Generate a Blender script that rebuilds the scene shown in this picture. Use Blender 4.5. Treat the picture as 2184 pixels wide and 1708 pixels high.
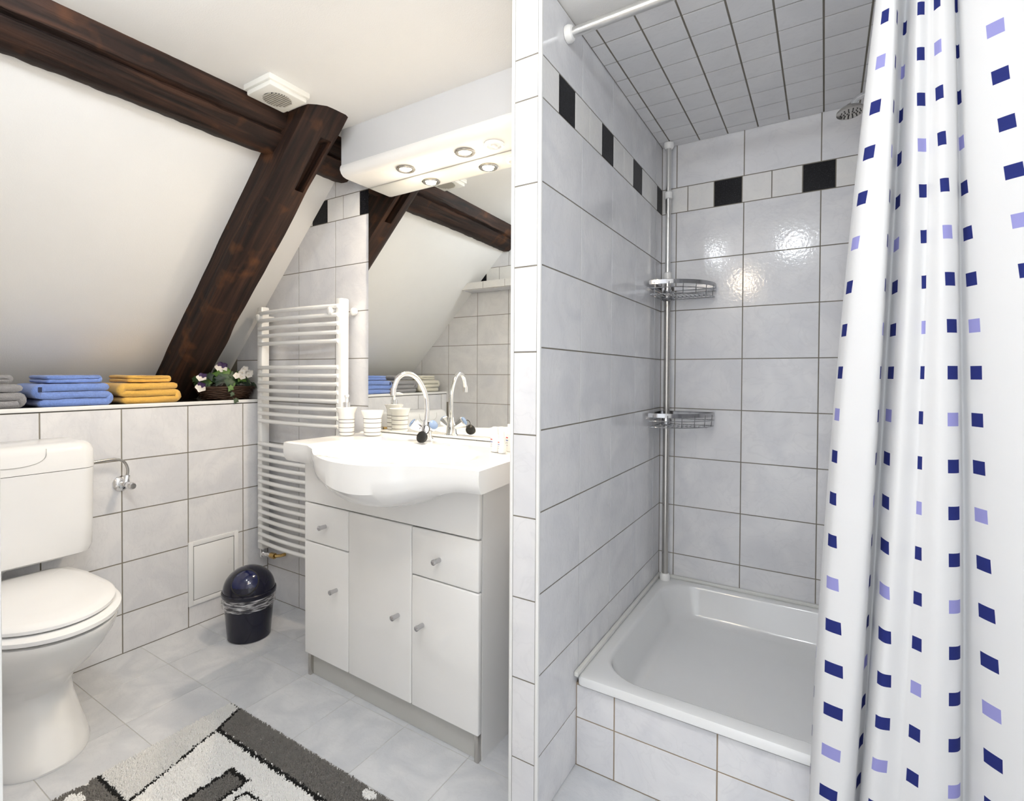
import bpy, bmesh, math, random
import numpy as np
from mathutils import Vector, Matrix, noise
for o in list(bpy.data.objects): bpy.data.objects.remove(o, do_unlink=True)
S = bpy.context.scene; COL = S.collection
random.seed(7); rng = np.random.default_rng(7)
pi = math.pi; sin = math.sin; cos = math.cos

# ------------------------------------------------------------------ camera
cam = bpy.data.cameras.new('camera'); co = bpy.data.objects.new('camera', cam); COL.objects.link(co)
cam.sensor_fit = 'HORIZONTAL'; cam.sensor_width = 36; cam.lens = 1104.55 * 36 / 2184
cam.shift_x = (1092 - 1043.15) / 2184; cam.shift_y = (814.67 - 854) / 2184; cam.clip_start = .02
Fv = Vector((-.54305649, .83957445, -.01429686)); Rv = Vector((.83961495, .54316205, .00466029)); Uv = Vector((-.01167818, .00947306, .99988693))
co.matrix_world = Matrix(((Rv.x, Uv.x, -Fv.x, 0), (Rv.y, Uv.y, -Fv.y, 0), (Rv.z, Uv.z, -Fv.z, 1.11), (0, 0, 0, 1)))
S.camera = co
# ------------------------------------------------------------------ world, exposure
W = bpy.data.worlds.new('world'); S.world = W; W.use_nodes = True
W.node_tree.nodes['Background'].inputs[0].default_value = (.93, .96, 1, 1)
W.node_tree.nodes['Background'].inputs[1].default_value = 1.5
S.view_settings.view_transform = 'Standard'; S.view_settings.look = 'None'
S.view_settings.gamma = 1; S.view_settings.use_curve_mapping = False
S.view_settings.exposure = .4
COOL = (.87, .935, 1.0); WARM = (1.0, .84, .64)
E_COOL = 18.; E_WARM = 4.6

# ------------------------------------------------------------------ materials
def nodes(name):
    m = bpy.data.materials.new(name); m.use_nodes = True
    nt = m.node_tree; b = nt.nodes['Principled BSDF']
    return m, nt, b, nt.nodes, nt.links
def plain(name, col, rough=.4, metal=0, bump=0, bscale=80, var=0, vscale=8, coat=0, sheen=0, trans=0):
    m, nt, b, N, L = nodes(name)
    b.inputs['Base Color'].default_value = (*col, 1); b.inputs['Roughness'].default_value = rough; b.inputs['Metallic'].default_value = metal
    b.inputs['Coat Weight'].default_value = coat; b.inputs['Sheen Weight'].default_value = sheen; b.inputs['Transmission Weight'].default_value = trans
    tc = N.new('ShaderNodeTexCoord')
    nz = N.new('ShaderNodeTexNoise'); nz.inputs['Scale'].default_value = vscale; nz.inputs['Detail'].default_value = 4
    L.new(tc.outputs['Object'], nz.inputs['Vector'])
    mx = N.new('ShaderNodeMix'); mx.data_type = 'RGBA'
    v = max(var, .02)
    mx.inputs['A'].default_value = (*[max(0, c * (1 - v)) for c in col], 1); mx.inputs['B'].default_value = (*[min(1, c * (1 + v)) for c in col], 1)
    L.new(nz.outputs['Fac'], mx.inputs['Factor']); L.new(mx.outputs['Result'], b.inputs['Base Color'])
    if bump:
        n2 = N.new('ShaderNodeTexNoise'); n2.inputs['Scale'].default_value = bscale; n2.inputs['Detail'].default_value = 3
        L.new(tc.outputs['Object'], n2.inputs['Vector'])
        bp = N.new('ShaderNodeBump'); bp.inputs['Strength'].default_value = bump; bp.inputs['Distance'].default_value = .002
        L.new(n2.outputs['Fac'], bp.inputs['Height']); L.new(bp.outputs['Normal'], b.inputs['Normal'])
    return m
def tilemat(name, c0, c1, rough=.095, bump=.09, scale=5, bscale=90, speck=False):
    m, nt, b, N, L = nodes(name)
    b.inputs['Roughness'].default_value = rough; b.inputs['Specular IOR Level'].default_value = .15 if speck else .5
    tc = N.new('ShaderNodeTexCoord'); oi = N.new('ShaderNodeObjectInfo')
    mul = N.new('ShaderNodeVectorMath'); mul.operation = 'SCALE'; mul.inputs['Scale'].default_value = 37.
    cb = N.new('ShaderNodeCombineXYZ')
    for i in range(3): L.new(oi.outputs['Random'], cb.inputs[i])
    L.new(cb.outputs[0], mul.inputs[0])
    ad = N.new('ShaderNodeVectorMath'); L.new(tc.outputs['Object'], ad.inputs[0]); L.new(mul.outputs[0], ad.inputs[1])
    n1 = N.new('ShaderNodeTexNoise'); n1.inputs['Scale'].default_value = scale; n1.inputs['Detail'].default_value = 6; n1.inputs['Distortion'].default_value = 1.2
    L.new(ad.outputs[0], n1.inputs['Vector'])
    cr = N.new('ShaderNodeValToRGB'); cr.color_ramp.elements[0].position = .35; cr.color_ramp.elements[1].position = .65
    cr.color_ramp.elements[0].color = (*c1, 1); cr.color_ramp.elements[1].color = (*c0, 1)
    L.new(n1.outputs['Fac'], cr.inputs['Fac'])
    out = cr.outputs['Color']
    # thin veins
    n2 = N.new('ShaderNodeTexNoise'); n2.inputs['Scale'].default_value = scale * 1.3; n2.inputs['Detail'].default_value = 5; n2.inputs['Distortion'].default_value = 2.5
    mp = N.new('ShaderNodeMapping'); mp.inputs['Rotation'].default_value = (.5, .7, .6); mp.inputs['Scale'].default_value = (1, 2.2, 1)
    L.new(ad.outputs[0], mp.inputs['Vector']); L.new(mp.outputs[0], n2.inputs['Vector'])
    r2 = N.new('ShaderNodeValToRGB'); e = r2.color_ramp.elements; e[0].position = .47; e[1].position = .53
    e[0].color = (0, 0, 0, 1); e[1].color = (0, 0, 0, 1); md = e.new(.5); md.color = (1, 1, 1, 1)
    L.new(n2.outputs['Fac'], r2.inputs['Fac'])
    sc = N.new('ShaderNodeMath'); sc.operation = 'MULTIPLY'; sc.inputs[1].default_value = .2 if not speck else 0
    L.new(r2.outputs['Color'], sc.inputs[0])
    mx = N.new('ShaderNodeMix'); mx.data_type = 'RGBA'; L.new(sc.outputs[0], mx.inputs['Factor']); L.new(out, mx.inputs['A']); mx.inputs['B'].default_value = (*[c * .85 for c in c1], 1)
    out = mx.outputs['Result']
    if speck:
        vo = N.new('ShaderNodeTexNoise'); vo.inputs['Scale'].default_value = 500; L.new(ad.outputs[0], vo.inputs['Vector'])
        r3 = N.new('ShaderNodeValToRGB'); r3.color_ramp.elements[0].position = .62; r3.color_ramp.elements[1].position = .75
        r3.color_ramp.elements[0].color = (0, 0, 0, 1); r3.color_ramp.elements[1].color = (.12, .12, .14, 1)
        L.new(vo.outputs['Fac'], r3.inputs['Fac'])
        m2 = N.new('ShaderNodeMix'); m2.data_type = 'RGBA'; m2.blend_type = 'ADD'; m2.inputs['Factor'].default_value = 1
        L.new(out, m2.inputs['A']); L.new(r3.outputs['Color'], m2.inputs['B']); out = m2.outputs['Result']
    L.new(out, b.inputs['Base Color'])
    n3 = N.new('ShaderNodeTexNoise'); n3.inputs['Scale'].default_value = bscale; n3.inputs['Detail'].default_value = 2; L.new(ad.outputs[0], n3.inputs['Vector'])
    bp = N.new('ShaderNodeBump'); bp.inputs['Strength'].default_value = bump; bp.inputs['Distance'].default_value = .004
    L.new(n3.outputs['Fac'], bp.inputs['Height']); L.new(bp.outputs['Normal'], b.inputs['Normal'])
    return m
def woodmat(name, roty):
    m, nt, b, N, L = nodes(name)
    b.inputs['Roughness'].default_value = .68; b.inputs['Specular IOR Level'].default_value = .3
    tc = N.new('ShaderNodeTexCoord'); mp = N.new('ShaderNodeMapping'); L.new(tc.outputs['Object'], mp.inputs['Vector'])
    if roty is None: mp.inputs['Scale'].default_value = (1, .06, 1)
    else:
        r = N.new('ShaderNodeMapping'); r.inputs['Rotation'].default_value = (0, roty, 0); L.new(tc.outputs['Object'], r.inputs['Vector'])
        L.new(r.outputs[0], mp.inputs['Vector']); mp.inputs['Scale'].default_value = (.06, 1, 1)
    n1 = N.new('ShaderNodeTexNoise'); n1.inputs['Scale'].default_value = 45; n1.inputs['Detail'].default_value = 8; n1.inputs['Distortion'].default_value = .6
    L.new(mp.outputs[0], n1.inputs['Vector'])
    cr = N.new('ShaderNodeValToRGB'); e = cr.color_ramp.elements
    e[0].position = .3; e[0].color = (.005, .0025, .002, 1); e[1].position = .75; e[1].color = (.062, .026, .014, 1)
    k = e.new(.52); k.color = (.022, .010, .0065, 1)
    L.new(n1.outputs['Fac'], cr.inputs['Fac'])
    n2 = N.new('ShaderNodeTexNoise'); n2.inputs['Scale'].default_value = 9; n2.inputs['Detail'].default_value = 3; L.new(tc.outputs['Object'], n2.inputs['Vector'])
    r2 = N.new('ShaderNodeValToRGB'); r2.color_ramp.elements[0].position = .58; r2.color_ramp.elements[1].position = .72
    r2.color_ramp.elements[0].color = (0, 0, 0, 1); r2.color_ramp.elements[1].color = (.6, .6, .6, 1); L.new(n2.outputs['Fac'], r2.inputs['Fac'])
    mx = N.new('ShaderNodeMix'); mx.data_type = 'RGBA'; L.new(r2.outputs['Color'], mx.inputs['Factor']); L.new(cr.outputs['Color'], mx.inputs['A']); mx.inputs['B'].default_value = (.12, .045, .016, 1)
    L.new(mx.outputs['Result'], b.inputs['Base Color'])
    bp = N.new('ShaderNodeBump'); bp.inputs['Strength'].default_value = .8; bp.inputs['Distance'].default_value = .006
    L.new(n1.outputs['Fac'], bp.inputs['Height']); L.new(bp.outputs['Normal'], b.inputs['Normal'])
    return m
def emis(name, col, st):
    m, nt, b, N, L = nodes(name)
    b.inputs['Base Color'].default_value = (*col, 1); b.inputs['Emission Color'].default_value = (*col, 1); b.inputs['Emission Strength'].default_value = st
    return m

M = {}
M['tile'] = tilemat('white_marbled_tile', (.80, .80, .815), (.70, .705, .735))
M['tile_frieze'] = tilemat('white_frieze_tile', (.83, .82, .80), (.78, .775, .77), scale=12)
M['tile_black'] = tilemat('black_speckled_tile', (.008, .008, .01), (.004, .004, .006), rough=.35, speck=True)
M['tile_floor'] = tilemat('grey_clouded_floor_tile', (.70, .715, .74), (.58, .60, .635), rough=.32, bump=.1, scale=7, bscale=150)
M['tile_ceiling'] = tilemat('matt_ceiling_tile', (.78, .78, .79), (.73, .73, .745), rough=.3)
M['grout'] = plain('grey_brown_grout', (.23, .21, .175), .9, bump=.3, bscale=200, var=.25, vscale=14)
M['grout_floor'] = plain('beige_floor_grout', (.56, .555, .535), .9, var=.1)
M['grout_plinth'] = plain('tan_plinth_grout', (.34, .27, .20), .9, bump=.3, bscale=200, var=.25, vscale=14)
M['plaster'] = plain('white_plaster', (.84, .835, .82), .85, bump=.25, bscale=260, var=.015)
M['paint'] = plain('white_gloss_paint', (.80, .80, .79), .35)
M['trim'] = plain('white_plastic_trim', (.88, .88, .87), .25)
M['silicone'] = plain('ivory_seal', (.74, .74, .71), .35)
M['ledge'] = plain('black_ledge_tile', (.012, .011, .010), .25, var=.3)
M['ceramic'] = plain('white_glazed_ceramic', (.88, .88, .87), .08, coat=.3)
M['acrylic'] = plain('white_tray_enamel', (.82, .83, .835), .12, coat=.4)
M['plastic'] = plain('white_glossy_plastic', (.86, .865, .87), .16)
M['lacquer'] = plain('white_lacquer_front', (.89, .89, .88), .14, coat=.5)
M['carcass'] = plain('white_cabinet_carcass', (.86, .86, .85), .35)
M['kick'] = plain('grey_plinth', (.50, .50, .48), .4)
M['pelmet'] = plain('pale_grey_pelmet', (.62, .625, .635), .35)
M['pelmet_white'] = plain('white_pelmet_edge', (.86, .85, .83), .3)
M['chrome'] = plain('chrome', (.86, .86, .87), .07, 1)
M['chrome_dark'] = plain('dark_chrome_wire', (.42, .42, .43), .12, 1)  # chrome in one darker, even tone
M['steel'] = plain('brushed_steel', (.55, .53, .50), .25, 1)
M['alu'] = plain('satin_aluminium', (.80, .80, .78), .28, 1)
M['alu_knob'] = plain('chrome_knob', (.55, .55, .57), .15, 1)
M['brass'] = plain('brass_fitting', (.65, .45, .18), .25, 1)
M['radiator'] = plain('white_radiator_enamel', (.87, .87, .855), .25)
M['navy'] = plain('navy_plastic', (.003, .0035, .016), .14, coat=.15)
M['navy_flap'] = plain('blue_flap_plastic', (.008, .012, .06), .06, coat=.5)
M['rubber'] = plain('black_rubber', (.008, .008, .008), .45)
M['silver_line'] = plain('silver_stripe', (.11, .10, .09), .35, .2)
M['porcelain'] = plain('cream_porcelain', (.88, .87, .85), .15)
M['blue_cap'] = plain('blue_acrylic', (.30, .42, .66), .08, 0, trans=.3)
M['label_red'] = plain('red_print', (.55, .10, .10), .5)
M['label_blue'] = plain('blue_print', (.16, .20, .42), .5)
M['label_grey'] = plain('grey_print', (.35, .36, .40), .5)
M['card'] = plain('white_card', (.86, .86, .86), .6)
M['t_blue'] = plain('blue_terry', (.20, .32, .74), .95, bump=1, bscale=420, var=.2, vscale=160, sheen=.4)
M['t_yellow'] = plain('yellow_terry', (.86, .50, .10), .95, bump=1, bscale=420, var=.16, vscale=160, sheen=.3)
M['t_grey'] = plain('grey_terry', (.30, .30, .315), .95, bump=1, bscale=420, var=.2, vscale=160, sheen=.4)
M['t_cream'] = plain('cream_terry', (.74, .71, .60), .95, bump=1, bscale=420, var=.1, vscale=160, sheen=.3)
M['tag'] = plain('navy_tag', (.02, .03, .08), .7)
M['wicker'] = plain('dark_wicker', (.045, .020, .010), .6, bump=.5, bscale=150, var=.4, vscale=50)
M['leaf'] = plain('ivy_green', (.018, .055, .013), .45, var=.5, vscale=40)
M['leaf_light'] = plain('lime_leaf', (.08, .17, .025), .45, var=.3, vscale=40)
M['leaf_dark'] = plain('dark_leaf', (.008, .022, .010), .45, var=.4, vscale=40)
M['petal_white'] = plain('white_petal', (.80, .76, .70), .6, var=.06)
M['petal_purple'] = plain('purple_petal', (.045, .02, .085), .6, var=.3, vscale=60)
M['petal_yellow'] = plain('yellow_centre', (.65, .45, .05), .6)
M['rug_grey'] = plain('grey_pile', (.185, .177, .165), .95, var=.25, vscale=60)
M['rug_black'] = plain('black_pile', (.010, .010, .010), .95)
M['rug_white'] = plain('white_pile', (.96, .96, .95), .95, var=.02)
M['rug_cream'] = plain('pale_grey_pile', (.80, .80, .79), .95, var=.06, vscale=30)
M['wood_purlin'] = woodmat('dark_oak_along_beam', None)
M['wood_strut'] = woodmat('dark_oak_strut', math.radians(45.6))
M['warm_bulb'] = emis('warm_halogen_bulb', (1, .80, .55), 30)
M['cool_bulb'] = emis('cool_led_bulb', (.92, .96, 1), 60)
M['gap_shade'] = plain('painted_recess_shade', (.02, .02, .02), .8)  # near-black colour standing in for shade in gaps and openings
M['grille'] = plain('beige_grille', (.45, .43, .38), .6)
M['fan_body'] = plain('offwhite_fan_plastic', (.80, .79, .74), .4)
m, nt, b, N, L = nodes('silvered_mirror'); b.inputs['Base Color'].default_value = (.88, .89, .87, 1); b.inputs['Metallic'].default_value = 1; b.inputs['Roughness'].default_value = .0
M['mirror'] = m
m, nt, b, N, L = nodes('clear_bag_film')
b.inputs['Base Color'].default_value = (.9, .9, .92, 1); b.inputs['Roughness'].default_value = .25; b.inputs['Alpha'].default_value = .42
tcb = N.new('ShaderNodeTexCoord'); mpb = N.new('ShaderNodeMapping'); mpb.inputs['Scale'].default_value = (14, 14, 120); L.new(tcb.outputs['Object'], mpb.inputs['Vector'])
nzb = N.new('ShaderNodeTexNoise'); nzb.inputs['Scale'].default_value = 1.5; nzb.inputs['Detail'].default_value = 3; L.new(mpb.outputs[0], nzb.inputs['Vector'])
rb_ = N.new('ShaderNodeValToRGB'); rb_.color_ramp.elements[0].position = .42; rb_.color_ramp.elements[1].position = .68
rb_.color_ramp.elements[0].color = (.06, .06, .06, 1); rb_.color_ramp.elements[1].color = (.75, .75, .75, 1); L.new(nzb.outputs['Fac'], rb_.inputs['Fac']); L.new(rb_.outputs['Color'], b.inputs['Alpha'])
M['film'] = m
# curtain cloth printed with squares; UV is in metres along and up the cloth
m, nt, b, N, L = nodes('curtain_print')
b.inputs['Roughness'].default_value = .8; b.inputs['Specular IOR Level'].default_value = .2
uv = N.new('ShaderNodeUVMap'); sp = N.new('ShaderNodeSeparateXYZ'); L.new(uv.outputs[0], sp.inputs[0])
def mth(op, a, c=None):
    n = N.new('ShaderNodeMath'); n.operation = op
    for i, x in enumerate((a, c)):
        if x is None: continue
        if isinstance(x, (int, float)): n.inputs[i].default_value = x
        else: L.new(x, n.inputs[i])
    return n.outputs[0]
PU, PV, SQ = 1., .085, .0265
def cell(s, p, off):
    q = mth('DIVIDE', mth('ADD', s, off), p)
    return mth('FLOOR', q), mth('LESS_THAN', mth('ABSOLUTE', mth('SUBTRACT', mth('FRACT', q), .5)), .145)
cu, iu = cell(sp.outputs[0], PU, 10.5); cv, iv = cell(sp.outputs[1], PV, .030)
sq = mth('MULTIPLY', iu, iv)
wn = mth('MODULO', mth('ADD', mth('ADD', cv, mth('MULTIPLY', cu, 2)), 40), 4)
light = mth('LESS_THAN', wn, .5)
pc = N.new('ShaderNodeMix'); pc.data_type = 'RGBA'; pc.inputs['A'].default_value = (.022, .032, .185, 1); pc.inputs['B'].default_value = (.34, .34, .70, 1); L.new(light, pc.inputs['Factor'])
cc = N.new('ShaderNodeMix'); cc.data_type = 'RGBA'; cc.inputs['A'].default_value = (.84, .845, .855, 1); L.new(pc.outputs['Result'], cc.inputs['B']); L.new(sq, cc.inputs['Factor'])
L.new(cc.outputs['Result'], b.inputs['Base Color'])
tr = N.new('ShaderNodeBsdfTranslucent'); L.new(cc.outputs['Result'], tr.inputs['Color'])
ms = N.new('ShaderNodeMixShader'); ms.inputs[0].default_value = .22
L.new(b.outputs[0], ms.inputs[1]); L.new(tr.outputs[0], ms.inputs[2]); L.new(ms.outputs[0], N['Material Output'].inputs[0])
nz = N.new('ShaderNodeTexNoise'); nz.inputs['Scale'].default_value = 9; nz.inputs['Detail'].default_value = 3; tcn = N.new('ShaderNodeTexCoord'); L.new(tcn.outputs['Object'], nz.inputs['Vector'])
bpn = N.new('ShaderNodeBump'); bpn.inputs['Strength'].default_value = .25; bpn.inputs['Distance'].default_value = .01; L.new(nz.outputs['Fac'], bpn.inputs['Height']); L.new(bpn.outputs['Normal'], b.inputs['Normal'])
M['curtain'] = m

# ------------------------------------------------------------------ helpers
WM = {}
def tag(o, label, cat, group=None):
    o['label'] = label; o['category'] = cat
    if group: o['group'] = group
    return o
def thing(name, loc, label, cat, group=None, rz=0):
    o = bpy.data.objects.new(name, None); COL.objects.link(o); o.location = loc; o.rotation_euler = (0, 0, rz); o.empty_display_size = .05
    WM[o.name] = Matrix.Translation(loc) @ Matrix.Rotation(rz, 4, 'Z')
    return tag(o, label, cat, group)
def put(name, verts, faces, mat, parent=None, smooth=False, local=False, mats=None, fm=None):
    me = bpy.data.meshes.new(name)
    if parent is not None and not local:
        inv = WM[parent.name].inverted(); verts = [inv @ Vector(v) for v in verts]
    me.from_pydata([tuple(v) for v in verts], [], faces)
    for mm in (mats or [mat]): me.materials.append(M[mm])
    bm = bmesh.new(); bm.from_mesh(me); bmesh.ops.remove_doubles(bm, verts=bm.verts, dist=1e-6); bmesh.ops.recalc_face_normals(bm, faces=bm.faces); bm.to_mesh(me); bm.free()
    if fm is not None and len(fm) == len(me.polygons): me.polygons.foreach_set('material_index', fm)
    if smooth:
        me.polygons.foreach_set('use_smooth', [True] * len(me.polygons))
        if smooth != 'all': me.set_sharp_from_angle(angle=math.radians(40))
    o = bpy.data.objects.new(name, me); COL.objects.link(o)
    if parent is not None: o.parent = parent; WM[o.name] = WM[parent.name].copy()
    else: WM[o.name] = Matrix.Identity(4)
    return o
def struct(o): o['kind'] = 'structure'; return o
def boxd(x0, x1, y0, y1, z0, z1):
    v = [(x, y, z) for x in (x0, x1) for y in (y0, y1) for z in (z0, z1)]
    return v, [(0, 1, 3, 2), (4, 6, 7, 5), (0, 4, 5, 1), (2, 3, 7, 6), (0, 2, 6, 4), (1, 5, 7, 3)]
def box(name, x0, x1, y0, y1, z0, z1, mat, parent=None, bev=0, seg=2, local=False):
    v, f = boxd(x0, x1, y0, y1, z0, z1)
    if bev:
        bm = bmesh.new(); bv = [bm.verts.new(p) for p in v]
        for q in f: bm.faces.new([bv[i] for i in q])
        bmesh.ops.bevel(bm, geom=list(bm.edges), offset=bev, segments=seg, profile=.5, affect='EDGES')
        bm.verts.index_update(); v = [x.co.copy() for x in bm.verts]; f = [[y.index for y in q.verts] for q in bm.faces]; bm.free()
    return put(name, v, f, mat, parent, bool(bev), local)
def loops(ls, cap0=True, cap1=True, closed=False):
    """skin a list of equally long closed point loops"""
    n = len(ls[0]); v = [p for l in ls for p in l]; f = []
    for i in range(len(ls) - 1 + (1 if closed else 0)):
        a = i * n; c = ((i + 1) % len(ls)) * n
        for j in range(n): f.append((a + j, a + (j + 1) % n, c + (j + 1) % n, c + j))
    if cap0: f.append(tuple(range(n))[::-1])
    if cap1: f.append(tuple(range((len(ls) - 1) * n, len(ls) * n)))
    return v, f
def lathe(name, prof, c, mat, parent=None, n=32, axis='Z', cap0=True, cap1=True, sx=1, sy=1, smooth=True, tilt=None):
    """prof: list of (radius, height) about point c"""
    ls = []
    for r, h in prof:
        l = []
        for k in range(n):
            a = 2 * pi * k / n; p = Vector((r * cos(a) * sx, r * sin(a) * sy, h))
            if axis == 'X': p = Vector((p.z, p.x, p.y))
            if axis == 'Y': p = Vector((p.x, p.z, p.y))
            if tilt is not None: p = tilt @ p
            l.append(Vector(c) + p)
        ls.append(l)
    v, f = loops(ls, cap0, cap1)
    return put(name, v, f, mat, parent, smooth)
def tubed(path, r, n=8, closed=False):
    path = [Vector(p) for p in path]; ls = []; up = None
    m = len(path)
    for i, p in enumerate(path):
        if closed: t = path[(i + 1) % m] - path[i - 1]
        else: t = path[min(i + 1, m - 1)] - path[max(i - 1, 0)]
        t.normalize()
        if up is None: up = Vector((0, 0, 1)) if abs(t.z) < .9 else Vector((1, 0, 0))
        s = t.cross(up)
        if s.length < 1e-6: s = t.orthogonal()
        s.normalize(); up = s.cross(t).normalized()
        rr = r[i] if isinstance(r, (list, tuple)) else r
        ls.append([p + s * rr * cos(2 * pi * k / n) + up * rr * sin(2 * pi * k / n) for k in range(n)])
    return loops(ls, not closed, not closed, closed)
def tube(name, path, r, mat, parent=None, n=10, closed=False):
    v, f = tubed(path, r, n, closed); return put(name, v, f, mat, parent, True)
def join(parts):
    V = []; Fc = []
    for v, f in parts:
        o = len(V); V += list(v); Fc += [tuple(i + o for i in q) for q in f]
    return V, Fc
def cat_spline(P, k=8):
    P = [Vector(p) for p in P]; out = []
    for i in range(len(P) - 1):
        p0 = P[max(i - 1, 0)]; p1 = P[i]; p2 = P[i + 1]; p3 = P[min(i + 2, len(P) - 1)]
        for j in range(k):
            t = j / k
            out.append(.5 * ((2 * p1) + (-p0 + p2) * t + (2 * p0 - 5 * p1 + 4 * p2 - p3) * t * t + (-p0 + 3 * p1 - 3 * p2 + p3) * t ** 3))
    out.append(P[-1]); return out
def interp(x, xs, ys): return float(np.interp(x, xs, ys))
def sm(t): t = max(0, min(1, t)); return t * t * (3 - 2 * t)
TC = {}
def tiles(wall, ax, plane, n, ue, ve, mat, gap=.0035, keep=None, th=.006, ch=.0004):
    """one object for each tile, children of the wall; alike tiles share a mesh"""
    for i in range(len(ue) - 1):
        for j in range(len(ve) - 1):
            u0, u1, v0, v1 = ue[i], ue[i + 1], ve[j], ve[j + 1]
            if keep and not keep(u0, u1, v0, v1): continue
            mm = mat(u0, v0) if callable(mat) else mat
            w = round(u1 - u0 - gap, 4); h = round(v1 - v0 - gap, 4)
            if w < .006 or h < .006: continue
            key = (w, h, ax, n, mm)
            if key not in TC:
                def P(u, v, d):
                    d *= n
                    return (d, u, v) if ax == 'X' else (u, d, v) if ax == 'Y' else (u, v, d)
                a, c = w / 2, h / 2
                vs = [P(x * (a - ch), y * (c - ch), 0) for x, y in ((-1, -1), (1, -1), (1, 1), (-1, 1))] + [P(x * a, y * c, -ch) for x, y in ((-1, -1), (1, -1), (1, 1), (-1, 1))] + [P(x * a, y * c, -th) for x, y in ((-1, -1), (1, -1), (1, 1), (-1, 1))]
                fs = [(0, 1, 2, 3)] + [(k, (k + 1) % 4, 4 + (k + 1) % 4, 4 + k) for k in range(4)] + [(4 + k, 4 + (k + 1) % 4, 8 + (k + 1) % 4, 8 + k) for k in range(4)] + [(11, 10, 9, 8)]
                o = put('tile', vs, fs, mm); me = o.data; bpy.data.objects.remove(o); TC[key] = me
            o = bpy.data.objects.new('tile', TC[key]); COL.objects.link(o); o.parent = wall
            u, v = (u0 + u1) / 2, (v0 + v1) / 2
            o.location = (plane, u, v) if ax == 'X' else (u, plane, v) if ax == 'Y' else (u, v, plane)
def spot(name, loc, col, e, size, blend, rad, parent=None, d=(0, 0, -1), kind='SPOT'):
    l = bpy.data.lights.new(name, kind); l.color = col; l.energy = e
    if kind == 'AREA': l.shape = 'DISK'; l.size = rad * 2
    else: l.shadow_soft_size = rad
    if kind == 'SPOT': l.spot_size = math.radians(size); l.spot_blend = blend
    o = bpy.data.objects.new(name, l); COL.objects.link(o)
    if parent is not None: o.parent = parent; loc = WM[parent.name].inverted() @ Vector(loc)
    o.location = loc; o.rotation_euler = Vector(d).to_track_quat('-Z', 'Y').to_euler()
    return o

# ------------------------------------------------------------------ the shell
XK, YM, XS, XPL, YP, YB, YR, ZC, XR = -2.315, 1.560, -.583, -.657, 1.121, 2.239, .10, 2.07, .32
G = .0014
def slx(z): return -1.827 + (z - 1.958) / 1.02      # x of the sloping roof at height z
def slz(x): return 1.958 + 1.02 * (x + 1.827)
ROWS = [0, .162, .365, .568, .771, .974, 1.177, 1.38, 1.583, 1.786]
fl = struct(box('floor', -2.42, .6, -.6, 1.62, -.08, -G, 'grout_floor'))
FX = [-2.315, -2.09, -1.845, -1.597, -1.345, -1.097, -.853, -.605, -.357, -.109, .139, .45]
FY = [-.5, -.22, .02, .26, .5, .74, .985, 1.215, 1.365, 1.56]
tiles(fl, 'Z', 0, 1, FX, FY, 'tile_floor', gap=.0022, ch=.0006, keep=lambda a, b_, c, d: not (a > -.61 and c > 1.36))
ce = struct(box('ceiling', -1.85, .62, .0, 2.33, ZC, 2.16, 'plaster'))
CX = [-.583, -.54, -.434, -.329, -.223, -.12, -.012, .094, .2, .32]; CY = [1.335, 1.44, 1.545, 1.65, 1.755, 1.86, 1.967, 2.073, 2.18, 2.239]
tc_ = box('tile_bed', XS, XR, 1.335, 2.24, ZC - .004, ZC + .001, 'grout', ce)
tiles(ce, 'Z', ZC - .0065, -1, CX, CY, 'tile_ceiling', gap=.005)
# sloping roof
v = []
for y in (YR - .1, YM + .06):
    v += [(slx(.93), y, .93), (slx(2.12), y, 2.12), (slx(2.12) - .09, y, 2.2), (slx(.93) - .15, y, .93)]
struct(put('wall_slope', v, [(0, 1, 2, 3), (7, 6, 5, 4), (0, 4, 5, 1), (1, 5, 6, 2), (2, 6, 7, 3), (3, 7, 4, 0)], 'plaster'))
# knee wall with ledge
wl = struct(box('wall_left', -2.45, XK - G, YR - .1, YM + .05, -.02, .968, 'grout'))
KY = [.10, .163, .416, .669, .922, 1.175, 1.428, 1.558]; KZ = [0, .157, .36, .563, .766, .969]
tiles(wl, 'X', XK, 1, KY, KZ, 'tile', gap=.0045)
box('ledge_top', -2.87, XK - .004, YR, YM, .968, .985, 'ledge', wl)
box('edge_trim', XK - .012, XK + .003, YR, YM, .971, .9865, 'trim', wl, .003)
# mirror wall
wb = struct(box('wall_back', -2.9, XPL + .01, YM + G, YM + .1, -.02, 2.12, 'grout'))
MX = [-2.581, -2.328, -2.075, -1.822, -1.569, -1.316, -1.063, -.81, -.66]
up = lambda x1, z0: z0 < slz(x1)
tiles(wb, 'Y', YM, -1, MX, ROWS, 'tile', keep=lambda a, b_, c, d: up(b_, c) and (c > .97 or a > -2.33) and (b_ < -1.5 or c < .8))
tiles(wb, 'Y', YM, -1, MX, [1.889, 2.068], 'tile', keep=lambda a, b_, c, d: up(b_, c) and b_ < -1.5)
MF = [-2.08, -1.977, -1.875, -1.772, -1.67, -1.567]
tiles(wb, 'Y', YM, -1, MF, [1.786, 1.889], lambda u, v_: 'tile_black' if min(abs(u + 1.977), abs(u + 1.67)) < .01 else 'tile_frieze')
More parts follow.
